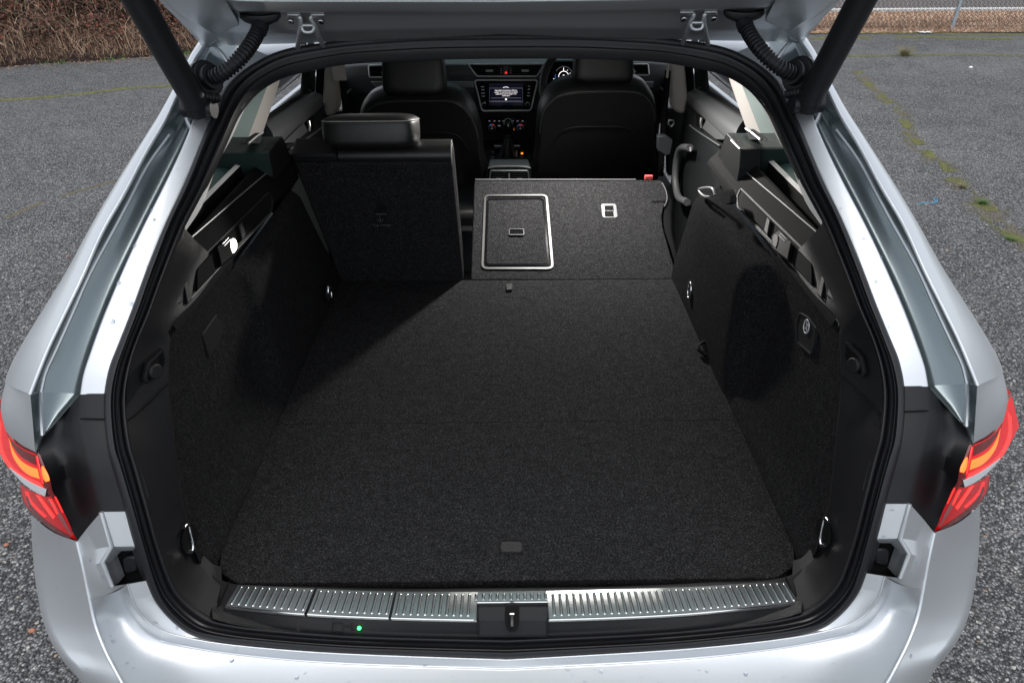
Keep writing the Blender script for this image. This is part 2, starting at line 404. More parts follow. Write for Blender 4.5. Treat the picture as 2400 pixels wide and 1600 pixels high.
# ------------------------------------------------------------------ black lamp housing panel between lamp and seal
def blackpanel(s):
    O = [at(x, y, Y=v) for x, y, v in ((100,1024,.765),(93,1060,.757),(116,1118,.722),(124,1153,.720),(150,1208,.718),(181,1266,.716))]
    Mm = [at(x, y, f=.03) for x, y in ((150,968),(143,1030),(155,1090),(165,1130),(186,1180),(210,1232))]
    Q = [at(x, y, f=-.006) for x, y in ((189,922),(195,985),(205,1050),(213,1095),(224,1148),(237,1199))]
    Fq = [at(x, y, f=.0) for x, y in ((246,922),(246,981),(255,1057),(266,1100),(282,1150),(296,1198))]
    loft('lamp_housing_panel', [sx(c, s) for c in (O, Mm, Q, Fq, [p+Vector((.02,.03,0)) for p in Fq])], M['lampblack'], car, n=6, r=[.05,.012,.004], smooth=60)
    a, b = at(190,980,f=-.0075), at(246,981,f=-.001)
    tube('panel_joint', sx([a+Vector((0,-.0012,0)), b+Vector((0,-.0012,0))], s), .0012, M['dark'], car, seg=6, n=1)
both(blackpanel)
# ------------------------------------------------------------------ bumper
def bumper_half(s):
    K = [at(x, y, Y=v) for x, y, v in ((181,1268,.716),(193,1318,.700),(207,1387,.68),(224,1463,.655),(248,1525,.625),(275,1577,.60),(300,1620,.577),(420,1800,.48),(700,1880,.444),(1199,1900,.436))]
    K[-1].x = 0
    m1 = [at(x, y, Y=v) for x, y, v in ((118,1247,.757),(125,1300,.748),(135,1375,.722),(150,1460,.685),(180,1522,.645),(215,1572,.612))]
    m1 += [K[6]+Vector((-.045,.0,-.05)), K[7]+Vector((-.03,-.02,-.06)), K[8]+Vector((-.01,-.03,-.06)), K[9]+Vector((0,-.03,-.06))]
    s1 = [at(x, y, Y=v) for x, y, v in ((56,1190,.82),(62,1284,.81),(69,1370,.77),(86,1456,.715),(120,1518,.665),(165,1566,.625))]
    s1 += [K[6]+Vector((-.10,.02,-.11)), K[7]+Vector((-.06,-.02,-.12)), K[8]+Vector((-.02,-.035,-.13)), K[9]+Vector((0,-.035,-.13))]
    s2 = [p+Vector((.012,.05 if i < 4 else .02,-.22)) for i, p in enumerate(s1)]
    s3 = [p+Vector((.06,.12,-.14)) for p in s2]
    fw0 = [Vector((-.925,1.12,.78)), Vector((-.93,1.12,.68)), Vector((-.93,1.12,.52)), Vector((-.90,1.12,.34))]
    loft('bumper_face', [sx(c, s) for c in ([p+Vector((.0025,.002,.0)) for p in K], K, m1, s1, s2, s3)], M['paint'], car, n=6, r=[.004,.05,.05,.04], smooth=60)
    # side of the bumper running forward to the wheel arch
    side = [[Vector(s1[0])+Vector((.015,.02,-.01)), Vector((-.895,1.0,.80)), Vector((-.92,1.15,.80))],
            [s1[1]+Vector((.010,.02,0)), Vector((-.915,1.0,.66)), Vector((-.93,1.12,.66))],
            [s1[2]+Vector((.010,.02,0)), Vector((-.91,1.0,.56)), Vector((-.93,1.08,.56))],
            [s1[3]+Vector((.03,.03,-.14)), Vector((-.88,.95,.40)), Vector((-.92,1.06,.40))]]
    loft('bumper_side', [sx(c, s) for c in side], M['paint'], car, n=5, r=.03, smooth=60)
    # facets above the bump stop
    n_ = [at(205,1236,f=.012), at(225,1285,f=.01), at(217,1325,f=-.004), at(236,1376,f=-.008), at(255,1392,f=-.012)]
    q_ = [at(237,1199,f=-.006), at(262,1280,f=-.006), at(241,1315,f=-.012), at(263,1373,f=-.014), at(299,1368,f=-.008)]
    k_ = [K[0], at(188,1300,Y=.706), at(193,1322,Y=.698), at(205,1378,Y=.682), at(210,1400,Y=.676)]
    loft('bumper_corner', [sx(c, s) for c in (k_, n_, q_)], M['paint'], car, n=1, r=.02, smooth=30)
    f_ = [at(296,1198,f=.002), at(321,1283,f=.002)]
    loft('bumper_corner', [sx(c, s) for c in ([q_[0], q_[1]], f_, [p+Vector((.02,.02,0)) for p in f_])], M['paint'], car, n=4, r=.003, smooth=30)
    tube('bumper_crease', sx(K, s), .0032, M['paint'], car, seg=8, n=6)
    rim = tube('bumper_crease', sx([q_[0], q_[1], q_[2], q_[3]], s), .0035, M['paint'], car, seg=8, n=1)
    # rim round the bump stop recess
    outr = [at(322,1281,f=.0), q_[1], q_[2], q_[3]]
    inr = [at(324,1290,f=.012), at(292,1290,f=.012), at(259,1318,f=.006), at(277,1366,f=.004)]
    inr = [inr[0], at(283,1292,f=.010), inr[2], inr[3]]
    deep = [p+Vector((.002,.016,-.002)) for p in inr]
    loft('bump_stop_rim', [sx(c, s) for c in (outr, inr, deep)], M['paint'], car, n=1, r=.004, smooth=30)
    d0 = [at(350,1284,f=.026), at(250,1284,f=.026), at(246,1330,f=.022), at(275,1378,f=.020), at(352,1375,f=.022)]
    slab('bump_stop', sx(d0, s), (0,-1,.3), .02, M['dark'], car)
    st_ = [at(286,1305,f=.016), at(318,1303,f=.016), at(322,1340,f=.016), at(292,1345,f=.016)]
    slab('bump_stop_pad', roundpoly(sx(st_, s), .008), (0,-1,.3), .03, M['rubber'], car, bevel=.003)
    # load ledge
    kk = [k_[4]]+K[3:5]+[K[5]]+K[6:]
    nn = [at(255,1392,f=-.012), at(280,1445,Z=.668), at(310,1500,Z=.643), at(350,1535,Z=.628), at(420,1570,Z=.617), at(520,1620,Z=.606), at(760,1660,Z=.60), at(1199,1680,Z=.60)]
    mm = [at(277,1383,f=-.011), at(302,1432,Z=.680), at(337,1475,Z=.654), at(378,1500,Z=.639), at(440,1514,Z=.630), at(540,1530,Z=.618), at(760,1551,Z=.611), at(1199,1566,Z=.609)]
    ll = [at(299,1368,f=-.008), at(317,1420,f=-.010), at(345,1455,f=-.008), at(385,1479,f=-.006), at(440,1494,f=-.005), at(520,1508,f=-.004), at(740,1528,f=-.004), at(1199,1546,f=-.003)]
    ff = [at(344,1360,f=.0), at(368,1412,f=.0), at(406,1456,f=.0), at(451,1487,f=.0), at(500,1500,f=.0), at(560,1510,f=.0), at(740,1524,f=.0), at(1199,1541,f=.0)]
    for c in (nn, mm, ll, ff): c[-1].x = 0
    L = [kk[0], kk[1], kk[2], kk[3], kk[4], kk[5], kk[6], kk[7]]
    tube('ledge_crease', sx(mm[3:], s), .0022, M['paint'], car, seg=8, n=6)
    tube('ledge_crease', sx(ll, s), .0016, M['paint'], car, seg=8, n=6)
    up = [p+Vector((.0,.012,.004)) for p in ff]
    loft('load_ledge', [sx(c, s) for c in (L, nn, mm, ll, ff, up)], M['paint'], car, n=6, r=[.05,.004,.0025,.0], smooth=60)
both(bumper_half)
# ------------------------------------------------------------------ tail lamps
M['lens'] = mat('red_lamp_lens', (.26,.002,.004), rough=.2, coat=.08, spec=.2, emit=(1,.012,.018), es=.24)
M['lens_dark'] = mat('dark_red_lamp_lens', (.09,.003,.004), rough=.15, coat=.2, spec=.3, emit=(1,.02,.02), es=.012)
M['lens_low'] = mat('deep_red_lens', (.20,.002,.004), rough=.2, coat=.08, spec=.2, emit=(1,.012,.018), es=.13)
M['lens_glow'] = mat('glowing_red_lens', (.4,.008,.01), rough=.2, emit=(1,.02,.02), es=.42)
M['blade'] = mat('bright_silver_blade', (.72,.75,.78), rough=.4, metal=.5)
def cr2(pts): return [(v.x, v.y) for v in cr([Vector((x, y, 0)) for x, y in pts], 2)]
M['guide_red'] = mat('glowing_red_guide', (.5,.02,.02), rough=.2, emit=(1,.035,.025), es=.50)
M['guide_amber'] = mat('glowing_orange_guide', (.6,.15,.02), rough=.2, emit=(1,.17,.02), es=.62)
def patch_fn(up, lo, bulge, n=8):
    "smooth bulged skin between two edge curves; returns a point for (g along, f across, lift)"
    U = cr(up, n); W_ = cr(lo, n); cnt = len(U)
    def q(g, f, d=0):
        x = g*(cnt-1); i = min(int(x), cnt-2); t = x-i
        a = U[i]*(1-t)+U[i+1]*t; c = W_[i]*(1-t)+W_[i+1]*t
        b = a*.5+c*.5+Vector(bulge)
        return a*(1-f)**2+(b*2-(a+c)*.5)*2*f*(1-f)+c*f*f+Vector((-.6,-.7,.25)).normalized()*d
    return q
def skin(nm, q, m, L, s, g0, g1, f0, f1, d=0, ng=24, nf=8, taper=None, hump=0):
    V = []; F = []
    for i in range(ng+1):
        t = i/ng; g_ = g0+(g1-g0)*t; a, b = (f0, f1) if taper is None else taper(t)
        for k in range(nf+1):
            u = k/nf; V.append(q(g_, a+(b-a)*u, d+hump*math.sin(math.pi*u)))
    for i in range(ng):
        for k in range(nf): F.append((i*(nf+1)+k, i*(nf+1)+k+1, (i+1)*(nf+1)+k+1, (i+1)*(nf+1)+k))
    return mesh_obj(nm, sx(V, s), F, m, L, 70)
import numpy as np
_d = np.array([(83,1064,.757),(45,1042,.80),(12,997,.885),(-6,955,1.0),(107,1143,.724),(69,1127,.762),(30,1098,.825),(-8,1055,.95),(124,1172,.721),(182,1267,.716),(150,1210,.717),(51,1175,.815),(80,1216,.785),(120,1246,.757),(92,1075,.752)])
_f = lambda x, y: np.stack([np.ones_like(x), x/100, (y-1100)/100, (x/100)**2, x*(y-1100)/1e4, ((y-1100)/100)**2], -1)
_c = np.linalg.lstsq(_f(_d[:,0], _d[:,1]), _d[:,2], rcond=None)[0]
def lens_at(x, y, lift=0):
    "point on the lamp's one smooth outer skin"
    Y = float(_f(np.array([float(x)]), np.array([float(y)]))[0] @ _c)
    p = at(x, y, Y=Y)
    return p+(EYE-p).normalized()*lift
def zone(nm, a, b, m, L, s, lift=0, hump=0, nf=6, n=6):
    A2 = cr([Vector((x, y, 0)) for x, y in a], n); B2 = cr([Vector((x, y, 0)) for x, y in b], n); V = []; F = []
    for p, q in zip(A2, B2):
        for k in range(nf+1):
            t = k/nf; r = p*(1-t)+q*t; V.append(lens_at(r.x, r.y, lift+hump*math.sin(math.pi*t)))
    for i in range(len(A2)-1):
        for k in range(nf): F.append((i*(nf+1)+k, i*(nf+1)+k+1, (i+1)*(nf+1)+k+1, (i+1)*(nf+1)+k))
    return mesh_obj(nm, sx(V, s), F, m, L, 70)
def lamp(s):
    L = empty('tail_lamp', (0,0,0), car)
    topE = [(-6,948),(5,968),(16,1006),(32,1033),(54,1051),(83,1063)]
    lowE = [(-22,1022),(-6,1052),(14,1087),(38,1113),(67,1130),(104,1145)]
    zone('upper_lens', topE, lowE, M['lens'], L, s)
    wr = [lens_at(x, y) for x, y in (topE[0], lowE[0])]
    w1 = [wr[0], wr[0]*.5+Vector((-.928,1.16,.875))*.5+Vector((-.012,0,0)), Vector((-.93,1.16,.875))]; w2 = [wr[1], wr[1]*.5+Vector((-.928,1.16,.84))*.5+Vector((-.012,0,0)), Vector((-.93,1.16,.84))]
    loft('side_lens', [sx(c, s) for c in (w1, w2)], M['lens'], L, n=5, r=0)
    back = [lens_at(x, y)+Vector((.015,.03,0)) for x, y in topE]
    loft('lens_rim', [sx(c, s) for c in ([lens_at(x, y) for x, y in topE], back)], M['lens_dark'], L, n=6, r=0)
    zone('dark_reflector', [(14,1010),(30,1034),(52,1052),(82,1066)], [(18,1022),(34,1052),(55,1074),(86,1091)], M['lens_dark'], L, s, .001)
    zone('light_guide', [(20,1024),(29,1050),(46,1076),(65,1090),(88,1099)], [(21,1030),(30,1068),(48,1096),(67,1112),(93,1122)], M['guide_amber'], L, s, .002, .003)
    zone('light_guide', [(4,985),(4,1038),(19,1077),(43,1104),(96,1131)], [(-5,1000),(-4,1046),(13,1085),(38,1111),(101,1142)], M['guide_red'], L, s, .0015, .002)
    zone('light_guide', [(84,1068),(89,1090),(94,1112),(99,1132)], [(88,1068),(93,1090),(98,1112),(103,1133)], M['guide_red'], L, s, .002, .001, nf=3)
    zone('inner_lens', [(84,1063),(92,1095),(100,1125),(106,1146),(124,1170)], [(93,1061),(103,1088),(117,1121),(122,1148),(132,1166)], M['lens_dark'], L, s, .0006)
    zone('light_guide', [(97,1092),(98,1108),(102,1122),(107,1129)], [(102,1092),(108,1102),(115,1117),(116,1126)], M['guide_amber'], L, s, .002, .002, nf=4)
    b0 = [(22,1094),(44,1111),(75,1131),(109,1146)]; b1 = [(24,1100),(50,1128),(78,1150),(105,1163)]
    B0 = [lens_at(x, y, .006) for x, y in cr2(b0)]; B1 = [lens_at(x, y, .006) for x, y in cr2(b1)]
    loft('silver_blade', [sx(c, s) for c in ([lens_at(x, y, -.004) for x, y in cr2(b0)], B0, B1, [lens_at(x, y, -.004) for x, y in cr2(b1)])], M['blade'], L, n=3, r=.0015, smooth=40)
    ui = [(47,1133),(60,1142),(83,1154),(108,1163),(128,1162),(151,1202),(180,1265)]
    oe = [(48,1140),(50,1162),(57,1181),(74,1202),(100,1225),(135,1249),(181,1268)]
    zone('lower_lens', ui, oe, M['lens_low'], L, s)
    zone('lens_edge', [(49,1142),(53,1163),(60,1180),(77,1200),(103,1222),(137,1246),(178,1264)], oe, M['lens_dark'], L, s, .0008, nf=2)
    zone('dark_reflector', [(64,1160),(75,1185),(100,1212),(135,1238),(165,1256)], [(61,1165),(70,1190),(96,1218),(132,1243),(163,1259)], M['lens_dark'], L, s, .001, nf=2)
    zone('smoky_reflector', [(109,1168),(125,1192),(145,1225),(165,1253)], [(124,1172),(138,1195),(155,1225),(168,1252)], M['lens_clear'], L, s, .001)
    zone('reflector_bar', [(83,1158),(98,1180),(112,1200),(124,1216)], [(95,1162),(108,1180),(120,1196),(130,1209)], M['guide_red'], L, s, .0015, .002)
    zone('reflector_bar', [(113,1168),(122,1184),(132,1204)], [(121,1168),(129,1184),(137,1204)], M['guide_red'], L, s, .002, .001, nf=3)
    zone('reflector_bar', [(127,1163),(135,1180),(145,1200)], [(131,1163),(140,1181),(149,1201)], M['guide_red'], L, s, .002, .001, nf=3)
    zone('reflector_bar', [(58,1150),(64,1168),(80,1190),(104,1212)], [(66,1152),(73,1170),(90,1190),(110,1208)], M['lens_glow'], L, s, .0008)
both(lamp)
# ------------------------------------------------------------------ roof, sides, glass, bonnet (the shell that shades the cabin)
T0 = [Vector((0, 1.385, 1.420)), Vector((-.25,1.38,1.418)), Vector((-.46,1.33,1.402)), Vector((-.56,1.36,1.41))]
top_edge = [at(x, y, f=.0) for x, y in ((637,134),(689,119),(800,104),(900,94),(1000,87),(1199,84))]; top_edge[-1].x = 0
te2 = [p+Vector((0,.02,.006)) for p in top_edge]; te3 = [p+Vector((0,.03,.022)) for p in top_edge]
te2 = [at(x, y, f=.02) for x, y in ((575,120),(640,103),(790,92),(900,86),(1000,80),(1199,76))]; te2[-1].x = 0
loft('roof_rear_edge', [top_edge, te2, [p+Vector((0,.03,-.004)) for p in te2], [p+Vector((0,.10,.028)) for p in te2]], M['paint'], car, n=5, r=.006, mirror=True, smooth=50)
R0 = [Vector((x, 1.46, z)) for x, z in ((0,1.462),(-.3,1.457),(-.49,1.44),(-.59,1.405))]
R1 = [Vector((x, 2.3, z)) for x, z in ((0,1.475),(-.3,1.47),(-.52,1.45),(-.64,1.41))]
R2 = [Vector((x, 3.25, z)) for x, z in ((0,1.43),(-.3,1.425),(-.50,1.405),(-.62,1.36))]
rs = list(zip(R0, R1, R2))
loft('roof', [list(c) for c in rs], M['paint'], car, n=6, r=.02, mirror=True, thick=.045)
loft('headlining', [[p+Vector((0,-.02 if i == 0 else 0,-.055)) for i, p in enumerate(c)] for c in rs], M['liner'], car, n=6, r=.02, mirror=True)
loft('windscreen', [[c[-1]+Vector((0,0,-.01)), Vector((c[-1].x*1.12, 4.05, 1.02))] for c in rs], M['glass'], car, n=6, r=.0, mirror=True)
loft('bonnet', [[Vector((x, 4.05, 1.01)), Vector((x*1.02, 4.6, .96)), Vector((x*.95, 5.2, .78)), Vector((x*.9, 5.3, .45))] for x in (0,-.3,-.6,-.85)], M['paint'], car, n=5, r=.02, mirror=True)
def side(s):
    glz = [Vector((-.62,1.50,1.385)), Vector((-.64,2.3,1.395)), Vector((-.62,3.2,1.355)), Vector((-.74,3.95,1.02))]
    bel = [Vector((-.76,1.42,1.05)), Vector((-.84,2.0,1.03)), Vector((-.86,3.0,1.01)), Vector((-.85,4.0,.98))]
    glz[0] = Vector((-.60,1.60,1.380)); glz[1] = Vector((-.62,2.3,1.39))
    loft('side_glass', [sx(c, s) for c in (glz[:3], bel[:3])], M['privacy'], car, n=6, r=0)
    loft('roof_rail', [sx(c, s) for c in ([p+Vector((.03,0,.022)) for p in glz[:3]], [p+Vector((-.01,0,.012)) for p in glz[:3]], [p+Vector((-.012,0,-.02)) for p in glz[:3]])], M['paint'], car, n=6, r=.006)
    low = [Vector((-.93,1.22,.93)), Vector((-.935,2.0,.92)), Vector((-.935,3.0,.90)), Vector((-.92,4.1,.86))]
    bl2 = [bel[0]+Vector((-.03,-.02,-.05))]+[p+Vector((-.025,0,-.045)) for p in bel[1:]]
    l2 = [Vector((-.93,1.12,.62)), Vector((-.94,2.0,.60)), Vector((-.94,3.0,.60)), Vector((-.93,3.7,.60))]
    l3 = [Vector((-.93,1.86,.60)), Vector((-.94,2.0,.35)), Vector((-.94,3.0,.28)), Vector((-.92,3.6,.30))]
    loft('body_side', [sx(c, s) for c in (bl2, low, l2)], M['paint'], car, n=6, r=.03, thick=.02)
    loft('door_sill', [sx(c, s) for c in ([p for p in l2[1:]], [p for p in l3[1:]], [p+Vector((.06,0,-.05)) for p in l3[1:]])], M['paint'], car, n=6, r=.02, thick=.02)
    loft('front_wing', [sx(c, s) for c in ([Vector((-.84,4.0,.99)), Vector((-.84,4.6,.93)), Vector((-.75,5.2,.76))], [Vector((-.92,4.0,.86)), Vector((-.92,4.6,.84)), Vector((-.82,5.15,.66))], [Vector((-.92,4.0,.66)), Vector((-.92,4.6,.66)), Vector((-.84,5.15,.42))])], M['paint'], car, n=5, r=.02)
    for yw, nm in ((1.50,'wheel'),(4.34,'wheel')):
        c = Vector((-.80*s, yw, .335))
        wl = empty(nm, c, car)
        t = []
        N = 40; prof = [(.10,.215),(.11,.26),(.105,.315),(.07,.335),(-.07,.335),(-.105,.315),(-.11,.26),(-.10,.215)]
        V = [Vector((a, r*math.cos(2*math.pi*i/N), r*math.sin(2*math.pi*i/N))) for i in range(N) for a, r in prof]
        k = len(prof); F = [(i*k+q, i*k+(q+1) % k, ((i+1) % N)*k+(q+1) % k, ((i+1) % N)*k+q) for i in range(N) for q in range(k)]
        mesh_obj('tyre', V, F, M['rubber'], wl, 50)
        V = []; F = []
        rp = [(.0,.02),(.06,.03),(.07,.19),(.095,.215),(.085,.225),(-.09,.225)]
        k = len(rp)
        V = [Vector((-s*a, r*math.cos(2*math.pi*i/N), r*math.sin(2*math.pi*i/N))) for i in range(N) for a, r in rp]
        F = [(i*k+q, i*k+q+1, ((i+1) % N)*k+q+1, ((i+1) % N)*k+q) for i in range(N) for q in range(k-1)]
        mesh_obj('rim', V, F, M['steel'], wl, 40)
both(side)
box('underbody', (-.78,.62,.20), (.78,4.9,.30), M['dark'], car, bevel=.02)
box('rear_valance', (-.50,.56,.22), (.50,.66,.50), M['dark'], car, bevel=.02)
# ================================================================== BOOT INTERIOR
Z0 = .63
# boot floor boards
def board(name, pts, z=Z0, th=.02, b=.004):
    return slab(name, [Vector((x, y, z)) for x, y in pts], (0,0,1), th, M['carpet'], car, bevel=b, seg=2)
board('floor_board', [(-.470,.775),(.470,.775),(.513,.80),(.524,.84),(.524,1.2057),(-.524,1.2057),(-.524,.84),(-.513,.80)], b=.0012)
board('floor_board', [(-.524,1.2063),(.524,1.2063),(.518,1.8965),(-.518,1.8965)], b=.0012)
# recessed finger pull and strap tabs
o = roundpoly([at(x, y, Z=Z0+.001) for x, y in ((1169,1262),(1229,1262),(1229,1297),(1169,1297))], .012)
slab('finger_pull', o, (0,0,1), .004, M['plastic'], car); ring('finger_pull_edge', o, .004, (0,0,1), .0012, M['carpet'], car)
tab = [at(x, y, Z=Z0+.004) for x, y in ((1185,666),(1200,663),(1201,679),(1187,680))]
slab('strap_tab', tab, (0,0,1), .004, M['plastic_soft'], car, bevel=.001)
slab('strap_tab', [p+Vector((0,-.003,.005)) for p in [at(x, y, Z=Z0+.004) for x, y in ((1187,671),(1201,669),(1201,680),(1187,681))]], (0,0,1), .003, M['plastic'], car, bevel=.001)
# pull loop on the right of the floor
lp = [at(1680,802,Z=Z0+.02), at(1658,800,Z=Z0+.03), at(1640,806,Z=Z0+.03), at(1636,818,Z=Z0+.02), at(1650,830,Z=Z0+.008), at(1680,840,Z=Z0+.004)]
P = cr(lp, 5); V = []; 
for p in P: V += [p+Vector((0,-.004,.007)), p+Vector((0,.004,-.007))]
o = mesh_obj('pull_loop', V, [(2*i, 2*i+1, 2*i+3, 2*i+2) for i in range(len(P)-1)], M['plastic'], car, 60)
s_ = o.modifiers.new('t', 'SOLIDIFY'); s_.thickness = .0025
# ------------------------------------------------------------------ carpeted side walls and trim
TT = [(520,1360),(500,1352),(480,1335),(460,1310),(446,1262),(427,1190),(412,1075),(409,1045),(400,975),(396,925),(396,870),(398,805)]
GG = [(499,1449),(455,1420),(415,1378),(392,1330),(367,1262),(345,1180),(318,1082),(309,1048),(298,981),(296,929),(303,871),(318,815),(350,740),(384,650),(432,535)]
RN = Vector((.70,0,.714))
RP = Vector((-.542,1,1.047))
def rl(px, py, lift=0.0): return at(px, py, P=RP+RN*lift, N=RN)
def walls(s):
    def m(c): return sx(c, s)
    # front wheel arch panel, leaning back with the seat at its front end
    zs = [.612,.70,.85,.945,.985,1.008]; xf = [.520,.512,.504,.499,.509,.549]
    yfront = lambda z: 1.92-.62*(z-.63)
    yback = [1.305,1.31,1.30,1.28,1.27,1.26]
    cols_ = []
    if s == 1: xf = [.520,.524,.530,.532,.534,.549]
    for f in (0,.33,.66,1):
        cols_.append([Vector((-x, yfront(z)*(1-f)+yb*f, z)) for x, z, yb in zip(xf, zs, yback)])
    xr_ = [.523,.548,.557,.556,.553,.549]
    if s == 1: xf = [.520,.524,.530,.532,.534,.549]
    step = [Vector((-(x*.25+a*.75), yb-.028, z)) for x, z, yb, a in zip(xf, zs, yback, xr_)]
    step2 = [Vector((-(a+.006), yb-.11, z)) for a, z, yb in zip(xr_, zs, yback)]
    back_ = [Vector((-(x+.10), yfront(z)+.005, z)) for x, z in zip(xf, zs)]
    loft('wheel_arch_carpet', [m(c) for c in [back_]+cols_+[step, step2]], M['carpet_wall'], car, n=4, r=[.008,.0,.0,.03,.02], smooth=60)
    # rear carpet panel with a rounded bolster edge
    rows = []
    for y in (.79,.95,1.10,1.21,1.245,1.262):
        lip = .0 if y < 1.25 else .004
        ys_ = (.775,.775,.775,.80,.86,.90,.955)
        rows.append([Vector((-(x+lip*min(1, (z-.61)*6)), ys_[q_] if y < .8 else y, z)) for q_, (x, z) in enumerate( ((.522,.612),(.526,.64),(.548,.70),(.556,.80),(.556,.95),(.552,1.01),(.545,1.045)))])
    cols2 = [list(c) for c in rows]
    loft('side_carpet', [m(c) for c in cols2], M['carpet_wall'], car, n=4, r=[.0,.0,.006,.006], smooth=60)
    # moulded trim of the lower rear pillar
    G = [at(x, y, f=.022) for x, y in GG]
    T = [at(x, y, X=-.54) for x, y in TT]
    T = [at(520,1360,Z=.652), at(500,1354,Z=.655), at(482,1337,Z=.662)]+T[3:]
    T += [Vector((-.542,.935,1.047)), rl(462,700), rl(520,620)]
    mid_ = [g*.45+t*.55 for g, t in zip(G, T)]
    mid_ = [p+Vector((-.003,.002,.0)) if 3 < i < 12 else p for i, p in enumerate(mid_)]
    mid_[12] = G[12]*.4+T[12]*.6; mid_[14] = at(470,575,P=RP+RN*.004,N=RN)
    mid_[13] = at(418,690,P=RP+RN*.004,N=RN)
    inn = [t+Vector((-.012,.03,0)) for t in T]
    loft('rear_pillar_lower_trim', [m(c) for c in (G, mid_, T, inn)], M['plastic'], car, n=5, r=[.05,.004], smooth=60)
    a = [at(300,985,f=.024), at(330,962,f=.05), at(360,935,f=.07), at(396,898,X=-.538)]
    tube('trim_joint', m(a), .0014, M['dark'], car, seg=6, n=3)
    # lower corner cap behind the tie-down ring
    cap = [at(452,1275,X=-.535), at(494,1296,Z=.633), at(482,1333,Z=.64), at(466,1312,X=-.53)]
    slab('corner_cap', m(cap), (0.3*s,-.2,1), .02, M['plastic'], car, bevel=.004)
    # shelf rail with its pockets
    y0, y1 = .93, 1.78
    ra = [[Vector((-x, y, z)) for y in (.93,1.10,1.3,1.5,1.78)] for x, z in ((.538,1.036),(.542,1.047),(.592,1.096),(.600,1.096),(.612,1.060))]
    # the rail starts where the pillar trim ends, so its rear end is cut on the slant
    cut = [.955,.955,1.03,1.06,1.10]
    for c, k in zip(ra, cut): c[0].y = k
    loft('side_rail', [m(c) for c in ra], M['rail'], car, n=4, r=[.005,.003,.004], smooth=50)
    tube('rail_edge', m([rl(446,559,.002), rl(540,478,.002), rl(635,397,.002)]), .0014, M['dimgrey'], car, seg=6, n=3)
    tube('rail_edge', m([rl(446,559,.002), rl(438,572,.003), rl(431,588,.004)]), .0014, M['dimgrey'], car, seg=6, n=3)
    # slot, pale fabric strip and the ledge under the quarter window
    ya = [1.10,1.30,1.50,1.64]
    stp = [[Vector((-x, y, z)) for y in ya] for x, z in ((.612,1.062),(.628,1.062),(.630,1.100),(.642,1.103),(.650,1.09))]
    loft('slot', [m(c) for c in stp[:3]], M['dark'], car, n=2, r=0)
    loft('fabric_strip', [m(c) for c in stp[2:]], M['liner'], car, n=2, r=.003)
    led = [[Vector((-x, y, z)) for y in (1.14,1.3,1.5,1.66)] for x, z in ((.640,1.085),(.69,1.10),(.735,1.06))]
    loft('window_ledge', [m(c) for c in led], M['ledge_teal_light'], car, n=3, r=.02, smooth=60)
    # pocket outline
    oc = [(400,738),(395,722),(413,661),(520,556),(629,449),(640,470),(638,497),(520,618),(430,722)]
    ol = roundpoly([rl(x, y, .0015) for x, y in oc], .010)
    slab('pocket_floor', m(ol), Vector((RN.x*s,0,RN.z)), .0015, M['dark'], car)
    ring('pocket_rim', m(ol), .0035, Vector((RN.x*s,0,RN.z)), .002, M['plastic'], car)
    tube('rim_highlight', m([rl(408,742,.003), rl(520,622,.003), rl(636,499,.003)]), .0009, M['door_plastic'], car, seg=6, n=1)
    for q in (((462,630),(500,590),(508,632),(462,682)), ((566,520),(624,462),(630,493),(574,552))):
        ol = roundpoly([rl(x, y, .007) for x, y in q], .008)
        slab('pocket_flap', m(ol), Vector((RN.x*s,0,RN.z)), .0055, M['rail'], car, bevel=.002)
    for q in (((428,655),(436,648),(452,700),(440,712)), ((560,525),(568,518),(577,550),(568,562)), ((412,672),(416,664),(428,705),(405,722))):
        slab('pocket_divider', m([rl(x, y, .009) for x, y in q]), Vector((RN.x*s,0,RN.z)), .007, M['plastic'], car, bevel=.002)
    w_ = roundpoly([rl(x, y, .004) for x, y in ((400,722),(426,717),(406,738),(400,738))], .004)
    slab('pocket_end', m(w_), Vector((RN.x*s,0,RN.z)), .002, M['greyplastic' if s == 1 else 'plastic'], car)
    # boot lamp
    Lm = empty('boot_lamp', (0,0,0), car)
    b = roundpoly([rl(x, y, .016) for x, y in ((511,578),(538,549),(558,562),(556,592),(520,620))], .005)
    slab('housing', m(b), Vector((RN.x*s,0,RN.z)), .014, M['glossblack'], Lm, bevel=.002)
    ln = roundpoly([rl(x, y, .018) for x, y in ((542,562),(549,558),(555,568),(555,583),(548,592),(543,578))], .004, 5)
    slab('lamp_lens', m(ln), Vector((RN.x*s,0,RN.z)), .003, M['lamp_emit' if s == 1 else 'plastic_soft'], Lm, bevel=.001)
    for dx in (0, 4): tube('lamp_clip', m([rl(522+dx,572+dx,.018), rl(536+dx,557+dx,.018)]), .0007, M['greyplastic'], Lm, seg=6, n=1)
    # catch for the parcel blind on the pillar trim
    c0 = [at(x, y, P=at(360,860,f=.06), N=(.93,-.25,.1)) for x, y in ((382,812),(388,848),(384,860),(346,902),(337,890),(345,850))]
    c0 = roundpoly(c0, .006)
    nn = Vector((.93*s,-.25,.1))
    slab('side_catch', m(c0), nn, .004, M['dark'], car); ring('catch_rim', m(c0), .0035, nn, .003, M['plastic'], car)
    disc('catch_peg', m([at(359,870,P=at(360,860,f=.06), N=(.93,-.25,.1))])[0], nn, .012, .008, M['plastic'], car)
    # block that holds the parcel blind
    blk = [[Vector((-x, y, z)) for y, z in ((1.63,1.055),(1.60,1.07),(1.60,1.125),(1.605,1.131),(1.67,1.131),(1.72,1.133),(1.76,1.06))] for x in (.558,.63,.70)]
    loft('blind_bracket', [m(c) for c in blk], M['ledge'], car, n=2, r=0, smooth=30).modifiers.new('bevel', 'BEVEL').width = .004
